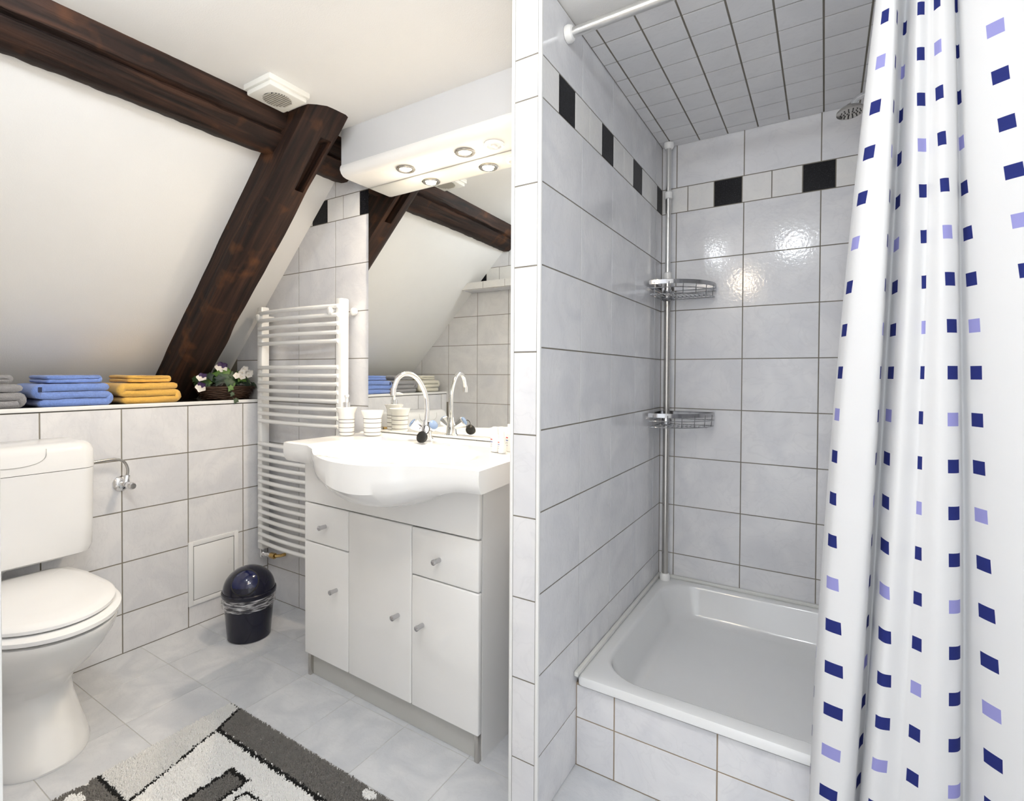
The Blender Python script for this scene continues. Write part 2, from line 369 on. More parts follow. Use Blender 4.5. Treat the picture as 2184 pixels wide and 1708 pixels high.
# partition that also forms the left side of the shower
wp = struct(box('wall_partition', XPL + G, XS - G, YP + G, 2.34, -.02, 2.12, 'grout'))
LY = [1.129, 1.38, 1.633, 1.886, 2.139, 2.239]
tiles(wp, 'X', XS, 1, LY, ROWS, 'tile', keep=lambda a, b_, c, d: d > .25 or a < 1.37)
tiles(wp, 'X', XS, 1, LY, [1.889, 2.068], 'tile')
LF = [1.129, 1.229, 1.332, 1.435, 1.538, 1.641, 1.745, 1.849, 1.957, 2.062, 2.165, 2.239]
tiles(wp, 'X', XS, 1, LF, [1.786, 1.889], lambda u, v_: 'tile_black' if min(abs(u - q) for q in (1.229, 1.538, 1.849, 2.165)) < .01 else 'tile_frieze')
tiles(wp, 'X', XPL, -1, [1.129, 1.38, 1.558], ROWS + [1.889, 2.068], 'tile')
tiles(wp, 'Y', YP, -1, [XPL + .004, XS - .004], [0, .147, .35, .553, .757, .962, 1.166, 1.376, 1.577, 1.784, 1.887, 2.068], 'tile')
for x in (XPL, XS):
    box('corner_bead', x - .0045, x + .0045, YP - .0015, YP + .0085, 0, 2.069, 'trim', wp, .002)
# shower back and right walls
ws = struct(box('wall_shower_back', XS - .06, XR + .06, YB + G, YB + .1, .1, 2.12, 'grout'))
BX = [-.583, -.5235, -.2705, -.0175, .2355, .32]
tiles(ws, 'Y', YB, -1, BX, ROWS + [1.889][:0], 'tile', keep=lambda a, b_, c, d: d > .26)
tiles(ws, 'Y', YB, -1, BX, [1.889, 2.068], 'tile')
BF = [-.583, -.479, -.379, -.277, -.175, -.075, .027, .13, .233, .32]
tiles(ws, 'Y', YB, -1, BF, [1.786, 1.889], lambda u, v_: 'tile_black' if min(abs(u - q) for q in (-.379, -.075, .233)) < .01 else 'tile_frieze')
wr = struct(box('wall_shower_right', XR + G, XR + .1, 1.365, 2.34, -.02, 2.12, 'grout'))
tiles(wr, 'X', XR, -1, [1.365, 1.48, 1.733, 1.986, 2.239], ROWS + [1.889, 2.068], 'tile', keep=lambda a, b_, c, d: d > .26)
# tiled plinth under the tray
wa = struct(box('wall_shower_plinth', XS, XR, 1.365 + G, 1.388, -.02, .2355, 'grout_plinth'))
tiles(wa, 'Y', 1.365, -1, [-.582, -.471, -.21, .043, .296, .32], [0, .137, .231], 'tile')
# right wall beside the doorway, rear wall with its shelf
struct(box('wall_right', .46, .56, -.6, 1.40, -.02, 2.12, 'plaster'))
wq = struct(box('wall_rear', -2.95, -.43, YR - .1, YR - G, -.02, 2.12, 'grout'))
RX = [-2.806, -2.553, -2.3, -2.047, -1.794, -1.541, -1.288, -1.035, -.782, -.529, -.43]
RZ = [0, .097, .3, .502, .705, .908, 1.11, 1.317, 1.52, 1.735]
tiles(wq, 'Y', YR, 1, RX, RZ, 'tile', keep=lambda a, b_, c, d: up(b_, c) and (a > -2.32 or c > .9))
tiles(wq, 'Y', YR, 1, RX, [1.845, 2.068], 'tile', keep=lambda a, b_, c, d: up(b_, c))
tiles(wq, 'Y', YR, 1, [-2.181 + .104 * k for k in range(17)], [1.735, 1.845], lambda u, v_: 'tile_black' if round((u + 2.077) / .104) % 3 == 0 else 'tile_frieze', keep=lambda a, b_, c, d: up(b_, c))
sh = box('shelf', -2.09, -.9, YR, .222, 1.685, 1.733, 'grout', wq)
tiles(wq, 'Y', .2245, 1, [-2.09 + .17 * k for k in range(8)], [1.685, 1.735], 'tile_frieze')
tiles(wq, 'Z', 1.6825, -1, [-2.09 + .253 * k for k in range(5)], [YR + .005, .222], 'tile')
struct(box('door_1', -.4315, -.410, YR - .11, YR + .0005, 0, 2.07, 'paint', None, .002))   # casing at the end of the rear wall

# ------------------------------------------------------------------ old timbers
def nz3(x, y, z, s=1.): return noise.noise(Vector((x * s, y * s, z * s)))
sec = [(-1.655, 2.085), (-1.664, 2.045), (-1.682, 2.012), (-1.697, 1.996), (-1.690, 1.990), (-1.704, 1.976), (-1.722, 1.958), (-1.748, 1.941), (-1.785, 1.944), (-1.826, 1.957), (-1.868, 1.99), (-1.90, 2.06), (-1.88, 2.1), (-1.75, 2.1)]
ls = []
for k in range(64):
    y = YR - .02 + (YM + .03 - YR) * k / 63; l = []
    dx = -.045 * (1 - (y - YR) / (YM - YR)) ** 2
    for i, (x, z) in enumerate(sec):
        a = .006 * nz3(x * 9 + 3, y * 2, z * 9) + .003 * nz3(x * 20, y * 30, z * 20 + 5)
        g = .014 * max(0, .75 + .5 * nz3(1, y * 3, 4)) if i == 3 else 0
        l.append(Vector((x + dx + a - g * .7, y, z + a + g * .7)))
    ls.append(l)
v, f = loops(ls); o = put('roof_beam', v, f, 'wood_purlin', None, True)
tag(o, 'long dark brown roof beam running under the ceiling above the white slope', 'beam')
zs = [.986 + .02 * k for k in range(42)] + [1.826, 1.8265] + [1.84 + .02 * k for k in range(8)] + [1.9895, 1.99] + [2.01, 2.03, 2.05, 2.072]
ls = []
for z in zs:
    slot = 1.8262 < z < 1.9897
    xb = slx(z) - .06; xf = slx(z) + .215 - .03 * max(0, (1.15 - z)) ; y0 = 1.203; y1 = 1.347
    d = .055 if slot else 0
    pts = [(xb, y0), (xf - .10, y0), (xf - .05, y0 + .004), (xf - .028, y0 + .022), (xf - .005, y0 + .05), (xf, y0 + .075), (xf, y1 - .062), (xf - d, y1 - .060), (xf - d, y1 - .019), (xf, y1 - .017), (xf - .006, y1), (xf - .05, y1), (xb, y1)]
    l = []
    for x, y in pts:
        a = .006 * nz3(y * 14, z * 3, x * 3 + 9) + .003 * nz3(y * 30, z * 9, x * 9)
        l.append(Vector((x + a, y + (a if .986 < z else 0), z)))
    ls.append(l)
v, f = loops(ls); o = put('roof_strut', v, f, 'wood_strut', None, True)
tag(o, 'thick dark brown timber strut slanting from the ceiling down to the towel ledge', 'beam')

# ------------------------------------------------------------------ ceiling extractor fan
t = thing('extractor_fan', (-1.565, 1.09, ZC), 'square off-white extractor fan on the ceiling beside the dark beam', 'fan')
box('housing', -1.635, -1.492, 1.012, 1.168, ZC - .018, ZC + .002, 'fan_body', t, .004)
box('cover', -1.628, -1.499, 1.019, 1.161, ZC - .034, ZC - .016, 'fan_body', t, .006)
lathe('opening_shade', [(.045, -.0348), (.045, -.0335)], (-1.563, 1.09, ZC), 'gap_shade', t)  # flat dark disc, painted as the shade inside the fan
for k in range(11):
    y = 1.09 - .040 + .008 * k; w = math.sqrt(max(.0001, .045 ** 2 - (y - 1.09) ** 2))
    box('louvre', -1.563 - w, -1.563 + w, y - .0026, y + .0026, ZC - .037, ZC - .0345, 'grille', t)
box('sticker', -1.6285, -1.6275, 1.07, 1.095, ZC - .03, ZC - .021, 'label_grey', t)

# ------------------------------------------------------------------ light pelmet over the mirror
PX0, PX1, PY, PZ = -1.607, XPL, 1.405, 1.888
t = thing('light_pelmet', (-1.13, YM, PZ), 'pale grey lighting pelmet with two lit spotlights above the mirror', 'pelmet')
prof = [(YM - .001, PZ), (PY + .028, PZ), (PY + .012, PZ + .004), (PY + .002, PZ + .013), (PY - .004, PZ + .026), (PY - .003, PZ + .036), (PY + .001, PZ + .044)]
a = [Vector((PX0 - .004, y, z)) for y, z in prof] + [Vector((PX0 - .004, YM - .001, PZ + .044))]
c = [Vector((PX1, p.y, p.z)) for p in a]
v, f = loops([a, c]); put('lower_edge', v, f, 'pelmet_white', t, True)
box('front_panel', PX0, PX1, PY, PY + .02, PZ + .043, ZC + .001, 'pelmet', t)
box('end_panel', PX0, PX0 + .016, PY + .02, YM, PZ + .043, ZC + .001, 'pelmet', t)
for x in (-1.337, -1.062):
    r = lathe('spotlight_ring', [(.022, -.001), (.034, -.0015), (.037, -.004), (.034, -.007), (.026, -.007), (.022, -.003)], (x, 1.480, PZ), 'steel', t, 28, cap0=False, cap1=False)
    lathe('bulb', [(.022, -.003), (.017, -.006), (.001, -.0075)], (x, 1.480, PZ), 'warm_bulb', r, 24)
    spot('halogen_light', (x, 1.480, PZ - .0095), WARM, E_WARM, 0, 0, .019, t, kind='AREA')
r = lathe('rotary_switch', [(.034, .001), (.036, -.004), (.033, -.010), (.024, -.011), (.022, -.004), (.001, -.004)], (-.943, 1.482, PZ), 'plastic', t, 28)
box('switch_key', -.948, -.936, 1.468, 1.497, PZ - .012, PZ - .003, 'plastic', r, .002)

# ------------------------------------------------------------------ mirror
t = thing('wall_mirror', (-1.13, YM, .876), 'large frameless mirror on the tiled wall above the washbasin', 'mirror')
box('glass', -1.612, XPL - .002, YM - .005, YM - .0005, .880, PZ - .0015, 'mirror', t)
box('bottom_rail', -1.610, XPL - .002, YM - .009, YM - .0005, .872, .8805, 'trim', t, .002)

# ------------------------------------------------------------------ ceiling downlights and the warm wall lamp by the door (outside the frame)
for x, kq, lab in ((-1.27, .6, 'bare cool bulb on the ceiling nearest the sloping roof'), (-.72, 1., 'bare cool bulb on the ceiling behind the partition end'), (-.18, 1.35, 'bare cool bulb on the ceiling in front of the shower')):
    t = thing('ceiling_bulb', (x, .35, ZC), lab, 'ceiling lamp', 'cool bulbs along the rear of the ceiling')
    lathe('socket', [(.045, .001), (.045, -.008), (.022, -.014), (.018, -.03)], (x, .35, ZC), 'trim', t, 24)
    lathe('bulb', [(.030 * sin(pi * k / 10), .030 * cos(pi * k / 10)) for k in range(11)], (x, .35, ZC - .055), 'cool_bulb', t, 20)
    spot('bulb_light', (x, .35, ZC - .055), COOL, E_COOL * kq, 0, 0, .034, t, kind='POINT')
t = thing('wall_lamp', (-.5, YR, 1.8), 'round warm wall lamp on the tiles beside the doorway', 'lamp')
lathe('base', [(.05, 0), (.05, .012), (.02, .02), (.015, .05)], (-.5, YR, 1.8), 'chrome', t, 24, axis='Y')
lathe('globe', [(.045 * sin(pi * k / 12), -.045 * cos(pi * k / 12)) for k in range(13)], (-.5, YR + .09, 1.8), 'warm_bulb', t, 24)
spot('globe_light', (-.5, YR + .16, 1.8), WARM, 2.0, 0, 0, .055, t, kind='POINT')

# ------------------------------------------------------------------ vanity unit
t = thing('vanity_cabinet', (-1.2085, 1.2185, 0), 'white glossy vanity cabinet with drawers and doors under the washbasin', 'cabinet', rz=math.radians(-1.67))
D = .318; w = .397
box('side_panel', -w + .002, -w + .018, .022, D, 0, .80, 'carcass', t, local=True)
box('side_panel', w - .018, w - .002, .022, D, 0, .80, 'carcass', t, local=True)
box('bottom_panel', -w + .018, w - .018, .022, D, .085, .10, 'carcass', t, local=True)
box('back_panel', -w + .018, w - .018, D - .012, D, .10, .70, 'carcass', t, local=True)
box('kick_plate', -w + .024, w - .018, .018, .032, .001, .085, 'kick', t, local=True)
for x in (-w + .016, w - .018): box('corner_leg', x, x + .014, .004, .022, 0, .085, 'steel', t, .002, local=True)
X1, X2 = -.155, .138; Zm, Zd, Zb = .640, .497, .078
def front(name, x0, x1, z0, z1, kx, kz):
    o = box(name, x0 + .0012, x1 - .0012, 0, .020, z0 + .0015, z1 - .0015, 'lacquer', t, .005, 3, local=True)
    if kx is not None:
        vs, fs = loops([[Vector((kx + r * cos(2 * pi * k / 16), -y, kz + r * sin(2 * pi * k / 16))) for k in range(16)] for r, y in ((.007, -.001), (.007, .022), (.0085, .024), (.0085, .030), (.006, .032))])
        put('knob', vs, fs, 'alu_knob', o, True, local=True)
    return o
front('top_panel', -w, w, Zm, .805, None, 0)
front('drawer', -w, X1, Zd, Zm, -.275, .567)
front('door', -w, X1, Zb, Zd, -.215, .354)
front('door', X1, X2, Zb, Zm, .083, .346)
front('drawer', X2, w, Zd - .008, Zm - .001, .252, .557)
front('door', X2, w, Zb, Zd - .008, .186, .343)

# ------------------------------------------------------------------ washbasin
ZT = .866
t = thing('washbasin', (-1.19, 1.30, .80), 'wide white ceramic washbasin with a bulging bowl on the vanity', 'washbasin')
fx = [-1.640, -1.60, -1.54, -1.49, -1.44, -1.38, -1.30, -1.22, -1.14, -1.06, -1.00, -.94, -.885, -.83, -.78, -.738]
fy = [1.168, 1.162, 1.160, 1.156, 1.133, 1.088, 1.035, .998, .980, .985, 1.008, 1.052, 1.079, 1.090, 1.093, 1.096]
zx = [-1.640, -1.55, -1.45, -1.36, -1.26, -1.16, -1.06, -.96, -.88, -.82, -.738]
zb = [.797, .797, .798, .796, .766, .735, .725, .745, .778, .797, .800]
zq = cat_spline([(a, c, 0) for a, c in zip(zx, zb)], 8); zx = [p.x for p in zq]; zb = [p.y for p in zq]
sp = cat_spline([(a, c, 0) for a, c in zip(fx, fy)], 6)
nx = 72; ny = 44; XL, XRf, XRb = -1.640, -.738, -.775
sx_ = [p.x for p in sp]; sy_ = [p.y for p in sp]
V = []; Fc = []
def sinkxy(i, j):
    a = i / nx; bq = j / ny
    xf = XL + (XRf - XL) * a; yf = interp(xf, sx_, sy_)
    y = yf + (1.549 - yf) * bq; x = XL + ((XRf + (XRb - XRf) * bq) - XL) * a
    return x, y
for i in range(nx + 1):
    for j in range(ny + 1):
        x, y = sinkxy(i, j)
        d = (abs((x + 1.175) / .325) ** 2.3 + abs((y - 1.215) / .187) ** 2.3)
        z = ZT - .105 * sm((1 - d) / .75) if d < 1 else ZT
        e = min(i, nx - i) / nx * .9; k = min(j / ny * .45, e)
        if k < .008: z -= .004
        if j > ny - 3: z += .004
        V.append((x, y, z))
idx = lambda i, j: i * (ny + 1) + j
for i in range(nx):
    for j in range(ny): Fc.append((idx(i, j), idx(i + 1, j), idx(i + 1, j + 1), idx(i, j + 1)))
steps = [(0.0, .10), (-.004, .3), (-.002, .6), (.012, .86), (.035, 1.0)]
prev = [idx(i, 0) for i in range(nx + 1)]
for off, q in steps:
    cur = []
    for i in range(nx + 1):
        x, y = sinkxy(i, 0); zbt = interp(x, zx, zb); bulge = sm((.795 - zbt) / .07)
        V.append((x, y + off * (.35 + 2.6 * bulge) if off > 0 else y + off * .5, ZT + (zbt - ZT) * q)); cur.append(len(V) - 1)
    for i in range(nx): Fc.append((prev[i], cur[i], cur[i + 1], prev[i + 1]))
    prev = cur
bot = prev; back = []
for i in range(nx + 1):
    x, y = sinkxy(i, ny); V.append((x, y, interp(sinkxy(i, 0)[0], zx, zb))); back.append(len(V) - 1)
for i in range(nx):
    Fc.append((bot[i], back[i], back[i + 1], bot[i + 1])); Fc.append((idx(i, ny), idx(i + 1, ny), back[i + 1], back[i]))
for i in (0, nx):
    chain = [idx(i, j) for j in range(ny + 1)]
    skirt = [V.index(V[0])] and [len(V) - 1 - nx + i - (nx + 1) * (s_ + 1) for s_ in range(len(steps))]
    Fc.append(tuple(chain + [back[i]] + skirt))
o = put('basin', V, Fc, 'ceramic', t, True)
lathe('overflow_ring', [(.012, 0), (.0165, .001), (.0165, .005), (.013, .007), (.001, .006)], (-1.222, 1.392, .822), 'chrome', t, 24, tilt=Matrix.Rotation(math.radians(62), 4, 'X'))
# black plug on its ring
t = thing('basin_plug', (-1.195, 1.435, .868), 'black rubber plug hanging by a ring from the tap', 'plug')
lathe('stopper', [(.001, .012), (.016, .012), (.021, .010), (.021, .006), (.018, -.004), (.014, -.009), (.001, -.009)], (-1.190, 1.410, .8865), 'rubber', t, 24, tilt=Matrix.Rotation(math.radians(70), 4, 'X') @ Matrix.Rotation(.2, 4, 'Z'))
tube('ring', [(-1.188 + .0125 * cos(a_), 1.428 + .003 * sin(a_), .914 + .015 * sin(a_)) for a_ in [2 * pi * k / 20 for k in range(20)]], .0014, 'rubber', t, 6, True)

# ------------------------------------------------------------------ tap
bx, by = -1.232, 1.478
t = thing('basin_tap', (bx, by, ZT + .0), 'chrome two-handle basin tap with tall swan neck spout', 'tap')
lathe('body', [(.026, .0005), (.027, .006), (.021, .014), (.019, .035), (.017, .05), (.012, .058), (.0105, .075)], (bx, by, ZT), 'chrome', t, 24)
P = cat_spline([(bx, by, ZT + .06), (bx + .001, by + .004, ZT + .12), (bx - .002, by - .004, ZT + .175), (bx - .010, by - .038, ZT + .228), (bx - .019, by - .082, ZT + .247), (bx - .027, by - .118, ZT + .233), (bx - .031, by - .136, ZT + .198), (bx - .032, by - .140, ZT + .18)], 7)
sp_ = tube('spout', P, .0088, 'chrome', t, 14)
tube('aerator', [P[-1] + Vector((0, 0, .016)), P[-1], P[-1] - Vector((0, 0, .010))], .0105, 'chrome', sp_, 14)
for s_, capm in ((-1, 'blue_cap'), (1, 'blue_cap')):
    d = Vector((s_ * .80, -.30, .52)).normalized(); q = d.to_track_quat('Z', 'Y').to_matrix().to_4x4()
    h = lathe('handle', [(.011, .010), (.011, .022), (.013, .026), (.0215, .052), (.022, .056), (.018, .060)], (bx, by, ZT + .030), 'chrome', t, 8, tilt=q, smooth=False)
    lathe('cap', [(.0175, .0575), (.0175, .064), (.012, .068), (.001, .069)], (bx, by, ZT + .030), capm, h, 16, tilt=q)

# ------------------------------------------------------------------ dispenser, tumbler, bottles, card
def striped(name, c, prof, hs, label, cat):
    t = thing(name, c, label, cat)
    bo = lathe('body', prof, c, 'porcelain', t, 36)
    for h in hs:
        r = interp(h, [p[1] for p in prof[:5]], [p[0] for p in prof[:5]])
        lathe('stripe', [(r + .0002, h - .0011), (r + .0008, h), (r + .0002, h + .0011)], c, 'silver_line', bo, 36, cap0=False, cap1=False)
    return t
c = (-1.592, 1.420, ZT + .003)
t = striped('soap_dispenser', c, [(.028, 0), (.030, .004), (.0305, .03), (.031, .06), (.032, .085), (.040, .104), (.041, .108), (.036, .107), (.030, .1085), (.001, .109)], (.012, .030, .049, .062), 'white soap dispenser with silver stripes and pump beside the radiator', 'dispenser')
lathe('pump_collar', [(.0145, .106), (.0145, .128), (.011, .130)], c, 'chrome', t, 20)
pm = lathe('pump', [(.006, .129), (.006, .147), (.0085, .149), (.0095, .157), (.006, .160)], c, 'plastic', t, 16)
tube('nozzle', [(c[0], c[1], c[2] + .155), (c[0] + .018, c[1] - .016, c[2] + .157), (c[0] + .028, c[1] - .026, c[2] + .153)], [.006, .0048, .0035], 'plastic', pm, 10)
c = (-1.506, 1.476, ZT + .003)
striped('tooth_tumbler', c, [(.032, 0), (.034, .004), (.0345, .03), (.035, .05), (.0365, .072), (.044, .092), (.0455, .096), (.043, .0955), (.037, .085), (.033, .06), (.032, .008), (.001, .008)], (.012, .030, .049, .066), 'white flared tumbler with silver stripes beside the soap dispenser', 'tumbler')
def bottle(c, r, h, label, capr):
    t = thing('toiletry_bottle', c, label, 'bottle', 'small white toiletry bottles on the basin')
    bo = lathe('body', [(r * .92, 0), (r, .003), (r, h * .62), (r * .85, h * .68), (capr, h * .71)], c, 'porcelain', t, 24, sy=.75)
    lathe('cap', [(capr * 1.15, h * .70), (capr * 1.15, h * .98), (capr, h)], c, 'plastic', t, 20, sy=.75)
    # printed front facing the room: short bars of lettering
    for z, wd, mm, hh in ((.50, .9, 'label_red', .05), (.40, 1.0, 'label_blue', .04), (.31, .9, 'label_grey', .02), (.22, .8, 'label_grey', .02)):
        vs = []
        for k in range(7):
            a = -pi / 2 - .62 + wd * (k / 6 - .5) * .9
            vs += [(c[0] + (r + .0004) * cos(a), c[1] + (r + .0004) * sin(a) * .75, c[2] + h * (z + e_ * hh)) for e_ in (-.5, .5)]
        put('print', vs, [(2 * k, 2 * k + 2, 2 * k + 3, 2 * k + 1) for k in range(6)], mm, bo)
bottle((-.868, 1.380, ZT + .002), .0165, .078, 'left of the small white toiletry bottles with red and blue print', .009)
bottle((-.836, 1.366, ZT + .002), .0125, .066, 'slimmest white toiletry bottle in front at the basin end', .008)
bottle((-.832, 1.415, ZT + .002), .0165, .086, 'tallest white toiletry bottle at the back beside the card', .010)
t = thing('folded_card', (-.83, 1.49, ZT), 'white folded card with grey print standing against the mirror', 'card')
v = []
for z, y in ((ZT + .003, 1.470), (ZT + .135, 1.515), (ZT + .003, 1.545)):
    v += [(-.875, y, z), (-.785, y, z), (-.875, y + .0008, z + .0004), (-.785, y + .0008, z + .0004)]
put('sheet', v, [(0, 1, 5, 4), (4, 5, 9, 8), (2, 3, 7, 6), (6, 7, 11, 10), (0, 4, 6, 2), (1, 3, 7, 5), (4, 8, 10, 6), (5, 7, 11, 9), (0, 2, 3, 1), (8, 9, 11, 10)], 'card', t)
def letters(txt, loc, size, mat, parent, rot, name='lettering'):
    cu = bpy.data.curves.new(name, 'FONT'); cu.body = txt; cu.size = size; cu.extrude = .0001
    tmp = bpy.data.objects.new('tmp', cu); COL.objects.link(tmp); bpy.context.view_layer.update()
    me = bpy.data.meshes.new_from_object(tmp.evaluated_get(bpy.context.evaluated_depsgraph_get())); bpy.data.objects.remove(tmp); me.materials.clear(); me.materials.append(M[mat])
    o = bpy.data.objects.new(name, me); COL.objects.link(o)
    o.parent = parent; o.location = WM[parent.name].inverted() @ Vector(loc); o.rotation_euler = rot
    return o
tl = math.atan2(.132, .045)
for tx, z_, x_ in (('W', .112, -.862), ('SE', .098, -.866), ('f', .080, -.852)):
    letters(tx, (x_, 1.470 + .045 * (z_ - .003) / .132 - .001, ZT + z_), .013, 'label_grey', t, (tl, 0, 0))

# ------------------------------------------------------------------ towel radiator
t = thing('towel_radiator', (-2.0, 1.50, .255), 'tall white towel radiator with rows of bars beside the mirror', 'radiator')
rx0, rx1, ry = -2.279, -1.722, 1.502
box('post', rx0 - .019, rx0 + .019, ry - .012, ry + .030, .262, 1.430, 'radiator', t, .006)
box('post', rx1 - .019, rx1 + .019, ry - .012, ry + .030, .262, 1.430, 'radiator', t, .006)
bars = [1.391 - .036 * k for k in range(5)] + [1.138 - .0354 * k for k in range(8)] + [.782 - .0356 * k for k in range(14)]
bars = [1.11 + (z - 1.11) * 1.0205 for z in bars]
v0, f0 = tubed([(rx0 + (rx1 - rx0) * k / 14, ry - .012 - .020 * sin(pi * k / 14), 0) for k in range(15)], .0095, 10)
ob = put('bar', v0, f0, 'radiator', None, True); mebar = ob.data; bpy.data.objects.remove(ob)
for z in bars:
    o = bpy.data.objects.new('bar', mebar); COL.objects.link(o); o.parent = t; o.location = Vector((0, 0, z)) - Vector(t.location)
for x, s_ in ((rx0 + .012, 1), (rx1 - .035, -1)):
    br = tube('bracket', [(x, ry - .022, 1.377), (x, YM - .002, 1.377)], .011, 'radiator', t, 14)
    lathe('bracket_head', [(.013, .0), (.016, -.003), (.016, -.009), (.011, -.013)], (x, ry - .022, 1.377), 'radiator', br, 18, axis='Y')
lathe('bracket_foot', [(.017, .0), (.017, -.012), (.012, -.016)], (rx1 + .026, YM - .002, 1.377), 'radiator', t, 18, axis='Y')
vz = .238
tube('valve', [(rx0, ry, .275), (rx0, ry, .225)], .011, 'chrome', t, 12)
tube('valve_body', [(rx0 - .02, ry, vz), (rx0 + .06, ry + .01, vz)], [.012, .012], 'chrome', t, 12)
tube('valve_nut', [(rx0 + .055, ry + .01, vz), (rx0 + .085, ry + .012, vz)], .014, 'brass', t, 6)
tube('valve_tail', [(rx0 + .085, ry + .012, vz), (rx0 + .10, ry + .03, vz), (rx0 + .105, YM - .003, vz)], .008, 'brass', t, 10)

# ------------------------------------------------------------------ toilet
Y0 = .545
def oval(xc, af, ab, bw, z, n=48, p=2.1, yc=Y0):
    l = []
    for k in range(n):
        a = 2 * pi * k / n; cx_, sy = cos(a), sin(a)
        x = (af if cx_ > 0 else ab) * math.copysign(abs(cx_) ** (2 / p), cx_); l.append(Vector((xc + x, yc + bw * math.copysign(abs(sy) ** (2 / p), sy), z)))
    return l
t = thing('toilet', (-1.98, Y0, 0), 'white ceramic toilet with closed lid in front of the tiled knee wall', 'toilet')
secs = [(-2.0, .213, .25, .132, 0), (-2.0, .216, .25, .134, .008), (-2.0, .208, .25, .128, .03), (-2.0, .180, .25, .112, .09), (-2.0, .150, .25, .098, .15), (-2.0, .142, .25, .096, .19), (-1.99, .155, .26, .112, .225), (-1.97, .195, .27, .138, .27), (-1.955, .235, .27, .160, .32), (-1.945, .265, .31, .174, .365), (-1.94, .278, .335, .180, .395), (-1.94, .278, .335, .180, .405), (-1.94, .262, .325, .165, .408)]
v, f = loops([oval(xc, a_, b2, bw, z, p=2.2) for xc, a_, b2, bw, z in secs]); put('bowl', v, f, 'ceramic', t, True)
def lidloop(fr, wd, z, ins=0):
    l = []
    for k in range(33):
        a = -pi / 2 + pi * k / 32
        l.append(Vector((-1.915 + (fr - ins) * cos(a), Y0 + (wd - ins) * sin(a), z)))
    l += [Vector((-2.05, Y0 + wd - ins - .004, z)), Vector((-2.16 + ins, Y0 + wd - ins - .022, z)), Vector((-2.185 + ins, Y0 + .10, z)), Vector((-2.185 + ins, Y0 - .10, z)), Vector((-2.16 + ins, Y0 - wd + ins + .022, z)), Vector((-2.05, Y0 - wd + ins + .004, z))]
    return l
v, f = loops([lidloop(.258, .186, .411, .006), lidloop(.262, .188, .416), lidloop(.262, .188, .426), lidloop(.258, .186, .431, .006)]); st = put('seat', v, f, 'plastic', t, True)
v, f = loops([lidloop(.232, .176, .4335, .006), lidloop(.234, .177, .438), lidloop(.234, .177, .446), lidloop(.232, .177, .452, .006), lidloop(.232, .177, .455, .03), lidloop(.232, .177, .4565, .08)]); put('lid', v, f, 'plastic', t, True)
for s_ in (-1, 1): tube('hinge', [(-2.178, Y0 + s_ * .075 - .02, .428), (-2.178, Y0 + s_ * .075 + .02, .428)], .010, 'plastic', t, 12)
t = thing('toilet_cistern', (-2.22, Y0, .49), 'white plastic cistern fixed to the knee wall above the toilet', 'cistern')
def rrect(x0, x1, y0, y1, z, rf, rb=.012, n=6):
    l = []
    for cx_, cy_, a0, r in ((x1 - rf, y1 - rf, 0, rf), (x0 + rb, y1 - rb, pi / 2, rb), (x0 + rb, y0 + rb, pi, rb), (x1 - rf, y0 + rf, 3 * pi / 2, rf)):
        for k in range(n + 1):
            a = a0 + pi / 2 * k / n; l.append(Vector((cx_ + r * cos(a), cy_ + r * sin(a), z)))
    return l
B = lambda z, i, r=.05: rrect(XK + .001, -2.123 - i, .322 + i, .772 - i, z, r)
v, f = loops([B(.485, .045, .04), B(.487, .022), B(.495, .008), B(.515, .002), B(.60, 0), B(.783, -.002)]); put('tank', v, f, 'plastic', t, True)
v, f = loops([B(.785, -.003), B(.845, -.002), B(.862, .004), B(.872, .014), B(.876, .03, .03)]); ld = put('cistern_lid', v, f, 'plastic', t, True)
def xlid(z): return -2.1205 if z < .845 else -2.1225 - (z - .845) * .35
v = []; PTS = []
for k in range(25):
    a = k / 24 * pi
    PTS.append((Y0 + .085 * cos(a), .862 - .052 * sin(a) ** .5 if 0 < k < 24 else .862))
fr = [Vector((-2.1190 if z < .85 else -2.121, y, z)) for y, z in PTS]; bk = [Vector((p.x - .004, p.y, p.z)) for p in fr]
tube('button_seam', fr, .0009, 'kick', ld, 5)
tube('flush_pipe', [(-2.240, Y0 - .02, .49), (-2.240, Y0 - .02, .410)], .025, 'plastic', t, 16)
tube('pipe_nut', [(-2.240, Y0 - .02, .487), (-2.240, Y0 - .02, .462)], .033, 'plastic', t, 16)
# supply valve and bent pipe
t = thing('angle_valve', (XK, .919, .677), 'chrome angle valve with bent pipe to the cistern on the knee wall', 'valve')
lathe('rosette', [(.030, .0005), (.030, .004), (.022, .012), (.010, .014)], (XK, .919, .677), 'chrome', t, 28, axis='X')
tube('valve_body', [(XK + .012, .919, .677), (XK + .050, .919, .677)], .010, 'chrome', t, 14)
tube('outlet_nut', [(XK + .036, .922, .684), (XK + .036, .926, .712)], .010, 'chrome', t, 8)
tube('handle', [(XK + .050, .919, .677), (XK + .058, .921, .676), (XK + .080, .926, .674), (XK + .086, .927, .674)], [.008, .014, .015, .011], 'chrome', t, 10)
tube('pipe', cat_spline([(XK + .036, .926, .71), (XK + .036, .928, .735), (XK + .037, .915, .765), (XK + .040, .885, .779), (XK + .045, .84, .780), (XK + .052, .779, .776)], 6), .0052, 'steel', t, 10)
tube('pipe_nut', [(XK + .050, .800, .7775), (XK + .054, .776, .7760)], .0095, 'brass', t, 8)

